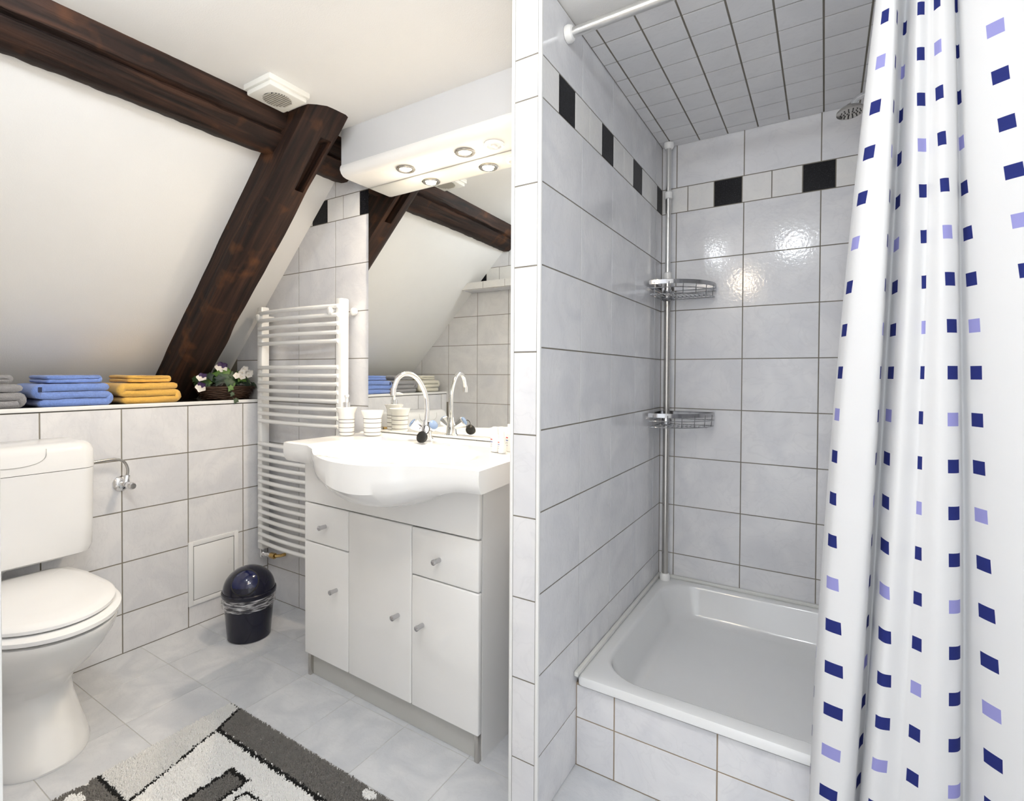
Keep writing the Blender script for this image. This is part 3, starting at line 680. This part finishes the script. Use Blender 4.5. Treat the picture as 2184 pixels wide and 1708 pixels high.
# ------------------------------------------------------------------ inspection panel in the knee wall
t = thing('inspection_panel', (XK, 1.287, .093), 'small square white inspection panel in the knee wall', 'panel')
y0, y1, z0, z1 = 1.173, 1.401, .092, .372; fw = .020
v = []; f = []
for nm, bx4 in (('frame_side', (y0, y0 + fw, z0, z1)), ('frame_side', (y1 - fw, y1, z0, z1)), ('frame_rail', (y0 + fw, y1 - fw, z0, z0 + fw)), ('frame_rail', (y0 + fw, y1 - fw, z1 - fw, z1))):
    box(nm, XK - .001, XK + .006, bx4[0], bx4[1], bx4[2], bx4[3], 'plastic', t, .0006)
box('recess_shade', XK - .001, XK + .0015, y0 + fw, y1 - fw, z0 + fw, z1 - fw, 'gap_shade', t)  # near-black sheet puts the shade into the seam round the door
dr = box('door', XK + .001, XK + .005, y0 + fw + .003, y1 - fw - .003, z0 + fw + .003, z1 - fw - .003, 'plastic', t, .0005)
lathe('lock', [(.012, .0045), (.012, .006), (.008, .0035), (.003, .0035), (.003, .006), (.001, .006)], (XK, 1.362, .239), 'plastic', dr, 20, axis='X')

# ------------------------------------------------------------------ pedal-less swing bin
c = (-2.040, 1.285, 0)
t = thing('waste_bin', c, 'small navy blue waste bin with domed lid and clear bag', 'bin')
bo = lathe('body', [(.080, 0), (.085, .004), (.099, .17), (.100, .185)], c, 'navy', t, 40, sx=1.0)
ls = []
for j, (r, h) in enumerate(((.101, .195), (.1045, .186), (.1035, .172), (.1065, .160), (.1025, .150), (.1055, .142), (.101, .134))):
    ls.append([Vector((c[0] + (r + .003 * nz3(k * .7, j * 1.7, 2)) * cos(2 * pi * k / 64), c[1] + (r + .003 * nz3(k * .7, j * 1.7, 2)) * sin(2 * pi * k / 64), h + (.008 * nz3(k * .22, j, 7) + .004 * nz3(k * .7, j, 1)) * (j > 1))) for k in range(64)])
v, f = loops(ls, False, False); put('bag', v, f, 'film', t, 'all')
ld = lathe('lid', [(.1055, .182), (.1075, .186), (.1075, .197), (.1035, .201)] + [(.102 * cos(a), .199 + .095 * sin(a)) for a in [pi / 2 * k / 14 for k in range(14)]] + [(.001, .294)], c, 'navy', t, 44, cap0=False)
d = Vector((.60, -.60, .62)).normalized(); q = d.to_track_quat('Z', 'Y').to_matrix().to_4x4()
pc_ = (c[0], c[1], .199)
lathe('flap', [(.100 * sin(a) * 1.0, .1005 * cos(a)) for a in [.52 * (1 - k / 10) + .0001 for k in range(11)]], Vector(pc_) + d * .0005 - Vector((0, 0, .0)), 'navy_flap', ld, 32, tilt=q, cap0=False)
lathe('flap_gap_shade', [(.0485, .0875), (.0515, .0895), (.0545, .0865)], pc_, 'gap_shade', ld, 32, tilt=q, cap0=False, cap1=False)  # dark ring on the dome, painted as shade between flap and lid

# ------------------------------------------------------------------ towels on the ledge
def towel(name, y0, y1, x0, x1, z0, rows, th, mat, label, seed, rot=0.):
    """one folded towel: a thick ribbon laid to and fro, run through the depth"""
    wdt = y1 - y0; r = th / 2; path = []
    for k in range(rows):
        z = z0 + r + k * th * .99; ya, yb = (y0 + 2.1 * r, y1 - 2.1 * r) if k % 2 == 0 else (y1 - 2.1 * r, y0 + 2.1 * r)
        sh_ = .006 * nz3(seed, k * 2.3, 1)
        for q in range(15): path.append(Vector((0, ya + (yb - ya) * q / 14 + sh_, z + .0015 * nz3(seed + k, q * .5, 3))))
        if k < rows - 1:
            s_ = 1 if yb > ya else -1
            for q in range(1, 7):
                a = -pi / 2 + pi * q / 7
                path.append(Vector((0, yb + s_ * r * 1.1 * cos(a) + sh_, z + r * .99 + r * .99 * sin(a))))
    hw = th * .455; n = len(path); up_, dn = [], []
    for i, p in enumerate(path):
        tt = (path[min(i + 1, n - 1)] - path[max(i - 1, 0)]).normalized(); nn = Vector((0, -tt.z, tt.y))
        up_.append(p + nn * hw); dn.append(p - nn * hw)
    tt = (path[0] - path[1]).normalized(); e0 = [path[0] + tt * hw * sin(a) + Vector((0, -tt.z, tt.y)) * hw * cos(a) for a in (pi * .25, pi * .5, pi * .75)]
    tt = (path[-1] - path[-2]).normalized(); e1 = [path[-1] + tt * hw * sin(a) + Vector((0, -tt.z, tt.y)) * hw * cos(a) for a in (pi * .25, pi * .5, pi * .75)]
    ring = up_ + e1[::-1][::-1] + dn[::-1] + e0
    cen = Vector((0, (y0 + y1) / 2, z0 + rows * th / 2)); ls = []
    m_ = 12
    for j in range(m_ + 1):
        x = x0 + (x1 - x0) * j / m_; e = min(j, m_ - j) / m_
        sc = 1 - .10 * max(0, 1 - e / .09) ** 2
        l = []
        for p in ring:
            y = cen.y + (p.y - cen.y) * (1 - (1 - sc) * .35); z = z0 + (p.z - z0) * (1 - (1 - sc) * .12)
            a = .0022 * nz3(x * 30 + seed, y * 30, z * 40) + .0035 * nz3(x * 7, y * 7 + seed, z * 9)
            ox = .006 * nz3(seed * 3, y * 12, z * 60) * (1 if e < .3 else 0)
            l.append(Vector((x + ox, y + a, max(z0 + .0005, z + a * .7))))
        ls.append(l)
    v, f = loops(ls)
    t = thing(name, ((x0 + x1) / 2, cen.y, z0), label, 'towel', 'folded towels on the ledge')
    o = put('fabric', v, f, mat, t, 'all')
    return t
ZL = .9855
def stack(y0, y1, mat, col_, seed, x1=-2.335):
    a = towel('bath_towel', y0, y1, -2.56, x1, ZL, 3, .0285, mat, f'large folded {col_} bath towel on the black ledge under a smaller one', seed)
    c_ = towel('hand_towel', y0 + .035, y1 - .035, -2.53, x1 - .012, ZL + .0865, 2, .0145, mat, f'small folded {col_} hand towel on top of the large {col_} towel', seed + 11)
    return a
stack(.393, .646, 't_grey', 'grey', 3); a = stack(.654, .906, 't_blue', 'blue', 8, -2.328); stack(.915, 1.162, 't_yellow', 'yellow', 21)
stack(.150, .385, 't_cream', 'cream', 31)
box('care_tag', -2.3275, -2.3265, .669, .680, 1.040, 1.058, 'tag', a)

# ------------------------------------------------------------------ flower basket
bc = Vector((-2.425, 1.408, ZL))
t = thing('flower_basket', bc, 'dark wicker basket of ivy and white purple pansies behind the radiator', 'flower basket')
bl = lathe('basket_body', [(.07, .0005), (.082, .004), (.10, .03), (.112, .058), (.114, .064), (.106, .060), (.09, .03), (.001, .025)], bc, 'wicker', t, 40, sx=.72, sy=1.22)
for k in range(8):
    h = .006 + .0075 * k; r = interp(h, [0, .03, .06], [.084, .102, .115])
    tube('strand', [bc + Vector(((r + .003 * cos(16 * a + k * pi)) * cos(a) * .72, (r + .003 * cos(16 * a + k * pi)) * sin(a) * 1.22, h + .002 * sin(5 * a + k))) for a in [2 * pi * q / 80 for q in range(80)]], .0034, 'wicker', bl, 6, True)
ivy = [(0, -.5), (.25, -.62), (.33, -.3), (.55, -.12), (.3, .08), (.2, .25), (0, .62), (-.2, .25), (-.3, .08), (-.55, -.12), (-.33, -.3), (-.25, -.62)]
lm = {}
for mm in ('leaf', 'leaf_light', 'leaf_dark'):
    vs = [Vector((0, -.1, .08))] + [Vector((x, y, -.22 * x * x - .05 * y * y)) for x, y in ivy]
    o = put('leaf', vs, [(0, 1 + k, 1 + (k + 1) % 12) for k in range(12)], mm, None, 'all'); lm[mm] = o.data; bpy.data.objects.remove(o)
def leaf(p, s_, nrm, mm, spin):
    o = bpy.data.objects.new('leaf', lm[mm]); COL.objects.link(o); o.parent = t
    q = Vector(nrm).to_track_quat('Z', 'Y').to_matrix().to_4x4() @ Matrix.Rotation(spin, 4, 'Z')
    o.matrix_local = Matrix.Translation(Vector(p) - bc) @ q @ Matrix.Scale(s_, 4)
for k in range(95):
    a = random.uniform(0, 2 * pi); rr = math.sqrt(random.random()) * 1.0
    p = bc + Vector((.070 * rr * cos(a), .142 * rr * sin(a), .062 + .055 * (1 - rr * rr) + random.uniform(-.012, .03)))
    if p.x > -2.345: p.x = -2.345
    leaf(p, random.uniform(.030, .050), (cos(a) * .6 + .7, sin(a) * .7 - .35, random.uniform(.15, .9)), random.choice(['leaf', 'leaf', 'leaf', 'leaf_dark', 'leaf_dark', 'leaf_light']), random.uniform(0, 6.3))
vine = cat_spline([bc + Vector((.06, -.03, .06)), bc + Vector((.092, -.03, .05)), bc + Vector((.100, -.028, .02)), bc + Vector((.114, -.020, -.004))], 5)
tube('vine', vine, .0013, 'leaf_dark', t, 6)
for p, s_, mm in ((vine[4], .03, 'leaf_light'), (vine[9], .022, 'leaf'), (vine[-1], .026, 'leaf')): leaf(p + Vector((.004, 0, 0)), s_, (.9, -.3, .3), mm, 2.6)
def petal(fl_, c, nrm, ang, ln, wd, mm, cup=.25):
    q = Vector(nrm).to_track_quat('Z', 'Y').to_matrix().to_4x4() @ Matrix.Rotation(ang, 4, 'Z')
    vs = []; fs = []
    for i in range(6):
        u = i / 5
        for j in range(5):
            w_ = (j / 4 - .5) * 2
            ww = wd * math.sin(pi * (.12 + .80 * u)) ** .7
            vs.append(Vector(c) + q @ Vector((w_ * ww, ln * u * (1 - .12 * w_ * w_), ln * (cup * u * u + .06 * sin(3 * w_ + 5 * u)))))
    for i in range(5):
        for j in range(4): fs.append((i * 5 + j, i * 5 + j + 1, i * 5 + j + 6, i * 5 + j + 5))
    return put('petal', vs, fs, mm, fl_, 'all')
def pansy(p, nrm, s_, cols):
    n_ = Vector(nrm).normalized()
    fl_ = lathe('flower', [(.0012, -.004), (.0022, 0), (.0016, .0025), (.0002, .003)], p, 'petal_yellow', t, 10, tilt=n_.to_track_quat('Z', 'Y').to_matrix().to_4x4())
    for k, mm in enumerate(cols):
        ang = 2 * pi * k / len(cols) + .3
        petal(fl_, Vector(p) + n_ * .0006 * k, n_, ang, s_, s_ * .55, mm, .22)
VW = (.80, -.58, .1)
pw, pp = 'petal_white', 'petal_purple'
pansy((-2.37, 1.262, 1.048), (.7, -.7, .05), .025, [pp, pw, pw, pw, pp])
pansy((-2.375, 1.268, 1.090), (.6, -.5, .5), .024, [pp, pw, pw, pw, pp])
pansy((-2.42, 1.385, 1.137), (.75, -.5, .35), .030, [pp, pw, pw, pw, pp])
for p in ((-2.375, 1.435, 1.098), (-2.368, 1.458, 1.094), (-2.38, 1.466, 1.114), (-2.39, 1.512, 1.112), (-2.375, 1.497, 1.102), (-2.40, 1.492, 1.130)):
    pansy(p, (.75, -.5, .4), .018, [pw] * 5)

# ------------------------------------------------------------------ rug (tufted)
t = thing('bath_rug', (-1.2, .6, .0), 'shaggy grey black and white patterned rug on the floor tiles', 'rug')
rx, rX, ryy, rY = -1.652, -.62, .16, .977
v, f = loops([[Vector(p) for p in ((rx, ryy + .04, z), (rx + .04, ryy, z), (rX - .04, ryy, z), (rX, ryy + .04, z), (rX, rY - .02, z), (rX - .02, rY, z), (rx + .02, rY, z), (rx, rY - .02, z))] for z in (.0008, .006)])
put('backing', v, f, 'rug_cream', t)
sp_d = .0030
gx, gy = np.meshgrid(np.arange(rx + .004, rX - .004, sp_d), np.arange(ryy + .004, rY - .004, sp_d))
gx = gx.ravel() + rng.normal(0, .0009, gx.size); gy = gy.ravel() + rng.normal(0, .0009, gy.size)
def rugcol(x, y):
    """0 grey 1 black 2 white 3 pale"""
    wob = .0015 * np.sin(x * 160) + .0015 * np.sin(y * 170 + 1)
    xl = np.interp(y, [.595, .88, .98], [-1.480, -1.560, -1.602]) + wob      # slanting black line
    c = np.full(x.shape, 2)
    c[x < xl] = 3
    c[(y > .880 + wob) & (x > xl)] = 0
    c[(np.abs(y - .874 + wob) < .0075) & (x > xl - .005)] = 1
    c[(np.abs(x - xl) < .0055) & (y > .55)] = 1
    c[(np.abs(x - xl) < .004) & (y > .88) & (np.sin(y * 330) > -.5)] = 1
    def bar(x0, x1, y1):
        i_ = (x > x0 + wob) & (x < x1 + wob) & (y < y1 + wob); e = i_ & ~((x > x0 + .010 + wob) & (x < x1 - .010 + wob) & (y < y1 - .011 + wob))
        return i_, e
    i_, e = bar(-1.374, -1.286, .812); c[i_] = 0; c[e] = 1
    i_, e = bar(-1.264, -1.160, .790); c[i_] = 2; c[e] = 1
    low = (y < .600 + wob) & (x < -1.478); c[low] = 0; c[low & (y > .590)] = 1
    c[low & (((x + 1.60) / .030) ** 2 + ((y - .525) / .022) ** 2 < 1)] = 2; c[low & (((x + 1.535) / .022) ** 2 + ((y - .545) / .018) ** 2 < 1)] = 2
    c[((x + .985) / .022) ** 2 + ((y - .955) / .013) ** 2 < 1] = 2
    corner = (x < rx + .075) & (y < .575) & (y > .54) & (((x - rx - .075) / .075) ** 2 + ((y - .515) / .085) ** 2 > 1)
    c[corner] = 9
    dash = (y > .968) & (x < -1.605) & (np.sin(x * 420) > 0); c[dash] = 1
    return c
cidx = rugcol(gx, gy); ok = cidx != 9; gx, gy, cidx = gx[ok], gy[ok], cidx[ok]
n = gx.size
hh = .0125 + .004 * rng.random(n); hh[cidx == 1] -= .002; hh[cidx == 3] -= .001; hh[cidx == 0] -= .002
ang = rng.random(n) * 2 * pi; lean = rng.normal(0, .0022, (n, 2)); wv = .0021
tri = np.zeros((n, 6, 3))
for k in range(3):
    a = ang + 2 * pi * k / 3
    tri[:, k, 0] = gx + wv * np.cos(a); tri[:, k, 1] = gy + wv * np.sin(a); tri[:, k, 2] = .005
    tri[:, 3 + k, 0] = gx + lean[:, 0] + wv * 1.0 * np.cos(a); tri[:, 3 + k, 1] = gy + lean[:, 1] + wv * 1.0 * np.sin(a); tri[:, 3 + k, 2] = hh
tri -= np.array(t.location)
me = bpy.data.meshes.new('pile'); nf = 4
me.vertices.add(n * 6); me.vertices.foreach_set('co', tri.reshape(-1))
lt = np.array([4, 4, 4, 3]); base = np.array([0, 1, 4, 3, 1, 2, 5, 4, 2, 0, 3, 5, 3, 4, 5])
me.loops.add(n * 15); me.polygons.add(n * 4)
me.loops.foreach_set('vertex_index', (base[None, :] + 6 * np.arange(n)[:, None]).reshape(-1).astype(np.int32))
me.polygons.foreach_set('loop_start', (np.array([0, 4, 8, 12])[None, :] + 15 * np.arange(n)[:, None]).reshape(-1).astype(np.int32))
for mm in ('rug_grey', 'rug_black', 'rug_white', 'rug_cream'): me.materials.append(M[mm])
me.polygons.foreach_set('material_index', np.repeat(cidx, 4).astype(np.int32)); me.update(calc_edges=True); me.validate()
o = bpy.data.objects.new('pile', me); COL.objects.link(o); o.parent = t; o['kind'] = 'stuff'

# ------------------------------------------------------------------ shower tray
t = thing('shower_tray', (-.13, 1.80, .232), 'square white enamel shower tray on the tiled plinth', 'shower tray')
def rr4(x0, x1, y0, y1, z, r, n=10):
    l = []
    for cx_, cy_, a0 in ((x1 - r, y1 - r, 0), (x0 + r, y1 - r, pi / 2), (x0 + r, y0 + r, pi), (x1 - r, y0 + r, 3 * pi / 2)):
        for k in range(n + 1):
            a = a0 + pi / 2 * k / n; l.append(Vector((cx_ + r * cos(a), cy_ + r * sin(a), z)))
    return l
TX0, TX1, TY0, TY1 = -.575, .314, 1.352, 2.234; ZR = .264
def rim(i, z, r): return rr4(TX0 + i, TX1 - i, TY0 + i, TY1 - i, z, r)
def inn(i, z, r): return rr4(-.536 + i, .275 - i, 1.400 + i, 2.198 - i, z, r)
v, f = loops([rim(.004, .236, .012), rim(0, .239, .015), rim(0, ZR - .008, .015), rim(.003, ZR - .002, .015), rim(.010, ZR, .015), inn(-.006, ZR - .0005, .135), inn(0, ZR - .002, .13), inn(.004, ZR - .006, .128), inn(.007, ZR - .014, .125), inn(.012, ZR - .03, .12), inn(.040, .168, .10), inn(.046, .158, .095), inn(.056, .150, .09), inn(.072, .146, .08), inn(.18, .143, .05), inn(.32, .141, .03)], False, True)
put('basin', v, f, 'acrylic', t, True)
box('seal_strip', XS + .001, XS + .014, 1.345, 2.236, ZR - .001, ZR + .012, 'silicone', t, .003)
box('seal_strip', XS + .014, XR - .002, YB - .014, YB - .001, ZR - .001, ZR + .012, 'silicone', t, .003)

# ------------------------------------------------------------------ corner pole with two wire baskets
px, py = -.546, 2.195
t = thing('shower_pole', (px, py, ZR), 'chrome telescopic pole in the shower corner between tray and ceiling', 'pole')
tube('lower_pole', [(px, py, ZR + .012), (px, py, 1.50)], .0125, 'steel', t, 18)
tube('upper_pole', [(px, py, 1.50), (px, py, 2.05)], .0105, 'alu', t, 18)
lathe('foot', [(.021, .001), (.021, .022), (.016, .028)], (px, py, ZR - .001), 'trim', t, 20)
lathe('head', [(.014, 0), (.020, .008), (.020, .024)], (px, py, 2.038), 'trim', t, 20)
for z in (1.505, 1.835): lathe('collar', [(.013, 0), (.016, .002), (.016, .026), (.012, .030)], (px, py, z), 'trim', t, 20)
def wire_basket(z, half, label):
    t = thing('wire_basket', (px, py, z), label, 'shower basket', 'chrome corner baskets on the shower pole')
    R = .205
    x0, y1 = XS + .012, YB - .012
    arc = [Vector((x0 + R * sin(a) * 1.0, y1 - R * cos(a) * 1.0, 0)) for a in [pi / 2 * k / 18 for k in range(19)]]
    loop = [Vector((x0, y1 - .0, 0)), Vector((x0, y1 - R * .5, 0))] + arc + [Vector((x0 + R * .5, y1, 0))]
    def band(zc, hh_, nm):
        l = [[p + Vector((0, 0, zc - hh_)), p + Vector((0, 0, zc + hh_)), p + Vector((-.0015, .0015, zc + hh_)), p + Vector((-.0015, .0015, zc - hh_))] for p in loop]
        v, f = loops(l, False, False, True); return put(nm, v, f, 'chrome_dark', t, True)
    band(z, .008, 'rim_band')
    tube('rail', [p + Vector((0, 0, z - .022)) for p in loop], .0018, 'chrome_dark', t, 6, True)
    tube('rail', [p * .985 + Vector((x0 * .015, y1 * .015, z - .046)) for p in loop], .0022, 'chrome_dark', t, 6, True)
    for k in range(1, 18, 3):
        p = arc[k]; tube('upright', [p + Vector((0, 0, z)), p * .985 + Vector((x0 * .015, y1 * .015, z - .046))], .0016, 'chrome_dark', t, 6)
    for k in range(1, 13):
        x = x0 + R * k / 13; yl = y1 - math.sqrt(max(0, R * R - (x - x0) ** 2)) * .985
        tube('wire', [(x, yl, z - .046), (x, y1, z - .046)], .0015, 'chrome_dark', t, 6)
    tube('cross_wire', [(x0, y1 - .07, z - .048), (x0 + .19, y1 - .07, z - .048)], .0018, 'chrome_dark', t, 6)
    lathe('clamp', [(.014, -.055), (.021, -.05), (.022, -.03), (.016, -.02), (.016, -.008)], (px, py, z), 'chrome_dark', t, 20)
wire_basket(1.470, 0, 'upper chrome wire corner basket on the shower pole')
wire_basket(.955, 0, 'lower chrome wire corner basket on the shower pole')

# ------------------------------------------------------------------ shower head
t = thing('overhead_shower', (XR, 1.99, 1.96), 'grey round shower head hanging below the tiled ceiling', 'shower head')
hc = (.060, 2.01, 1.955); q = Matrix.Rotation(math.radians(-4), 4, 'Y') @ Matrix.Rotation(math.radians(-6), 4, 'X')
hd = lathe('spray_plate', [(.034, -.012), (.038, -.010), (.038, -.004), (.032, .002), (.012, .006), (.009, .018)], hc, 'steel', t, 30, tilt=q)
for rr_, nn_ in ((.009, 6), (.018, 10), (.027, 14)):
    for k in range(nn_):
        p = Vector(hc) + q @ Vector((rr_ * cos(2 * pi * k / nn_), rr_ * sin(2 * pi * k / nn_), -.0125))
        lathe('nozzle', [(.0022, .001), (.0014, -.002)], p, 'rubber', hd, 8)
tube('arm', cat_spline([Vector(hc) + q @ Vector((0, 0, .010)), (.085, 2.01, 1.990), (.16, 2.01, 2.000), (XR - .002, 2.01, 1.985)], 6), .009, 'chrome', t, 12)
lathe('flange', [(.028, -.001), (.028, -.006), (.012, -.012)], (XR, 2.01, 1.985), 'chrome', t, 20, axis='X')

# ------------------------------------------------------------------ curtain rod and curtain
ry_, rz_ = 1.272, 2.010
t = thing('curtain_rod', (XS, ry_, rz_), 'satin aluminium shower curtain rod fixed to the partition', 'curtain rod')
tube('rod', [(XS + .012, ry_, rz_), (.455, ry_, rz_)], .0125, 'alu', t, 20)
lathe('end_cap', [(.022, .001), (.023, .010), (.019, .018), (.014, .020)], (XS, ry_, rz_), 'trim', t, 24, axis='X')
lathe('end_cap', [(.022, -.001), (.023, -.010), (.019, -.018), (.014, -.020)], (.46, ry_, rz_), 'trim', t, 24, axis='X')
CP = [((.076, .021, -.016), 1.300), ((.077, .026, -.012), 1.268), ((.088, .040, .002), 1.246), ((.104, .082, .040), 1.238), ((.110, .092, .058), 1.262), ((.116, .097, .066), 1.305), ((.127, .106, .076), 1.328), ((.132, .113, .071), 1.285), ((.139, .126, .084), 1.252), ((.155, .150, .120), 1.262), ((.160, .159, .136), 1.256), ((.171, .178, .174), 1.237), ((.187, .203, .214), 1.252), ((.196, .216, .229), 1.290), ((.203, .224, .238), 1.268), ((.224, .243, .256), 1.238), ((.262, .278, .290), 1.208), ((.310, .325, .335), 1.185), ((.35, .365, .375), 1.20), ((.385, .40, .41), 1.24), ((.425, .43, .44), 1.265)]
UI = (((2.3, 0), (4, 1), (6, 2), (8.3, 3), (10.5, 4), (13, 5), (15.4, 6), (20, 9)), ((1, 0), (4.3, 1), (6.7, 2), (9.6, 3), (11.7, 4), (14.4, 5), (16.4, 6), (20, 9)), ((2.3, 0), (5.2, 1), (8.3, 2), (10.3, 3), (11.8, 4), (15.2, 5), (16.8, 6), (20, 9)))
def ucol(i, tb):
    xs_ = [q[0] for q in tb]; us = [q[1] for q in tb]
    if i < xs_[0]: return us[0] + (i - xs_[0]) * .42
    return interp(i, xs_, us)
ZV = [1.84, 1.11, .24]; nz_ = 90; rowsV = []
z_top, z_bot = 1.985, .115
for k in range(nz_ + 1):
    z = z_top + (z_bot - z_top) * k / nz_; pts = []
    tq = (z - ZV[2]) / (ZV[0] - ZV[2]); tm = (ZV[1] - ZV[2]) / (ZV[0] - ZV[2])
    for (xa, xm, xb2), y in CP:
        l0 = (tq - tm) * (tq - 0) / ((1 - tm) * 1); l1 = (tq - 1) * tq / ((tm - 1) * tm); l2 = (tq - 1) * (tq - tm) / ((-1) * (-tm))
        x = l0 * xa + l1 * xm + l2 * xb2
        g = 1.05 if z < 1.2 else 1.05 - .35 * sm((z - 1.2) / .8)
        pts.append((x, 1.268 + (y - 1.268) * g + .006 * nz3(x * 6, z * 2.2, 3), z))
    rowsV.append(cat_spline(pts, 7))
ncol = len(rowsV[0]); mid = rowsV[nz_ // 2]; arc = [0]
for i in range(1, ncol): arc.append(arc[-1] + (mid[i] - mid[i - 1]).length)
t = thing('shower_curtain', (.2, 1.268, z_bot), 'white shower curtain printed with rows of blue squares', 'shower curtain')
V = [p for r in rowsV for p in r]; Fc = [(k * ncol + i, k * ncol + i + 1, (k + 1) * ncol + i + 1, (k + 1) * ncol + i) for k in range(nz_) for i in range(ncol - 1)]
me = bpy.data.meshes.new('cloth'); inv = WM[t.name].inverted(); me.from_pydata([tuple(inv @ p) for p in V], [], Fc); me.materials.append(M['curtain'])
uvl = me.uv_layers.new(name='UVMap')
for lp in me.loops:
    vi = lp.vertex_index; ci = (vi % ncol) / 7.; zz = V[vi].z; ua, um, ub = (ucol(ci, tb) for tb in UI)
    uvl.data[lp.index].uv = (um + (ua - um) * sm((zz - 1.11) / .7) if zz > 1.11 else um + (ub - um) * sm((1.11 - zz) / .75), zz)
me.polygons.foreach_set('use_smooth', [True] * len(me.polygons))
o = bpy.data.objects.new('cloth', me); COL.objects.link(o); o.parent = t
for i in range(4, ncol, 14):
    p = rowsV[0][i]
    tube('ring', [(p.x, ry_ + .018 * sin(a), rz_ - .004 + .021 * cos(a)) for a in [2 * pi * k / 18 for k in range(18)]], .0017, 'trim', t, 6, True)
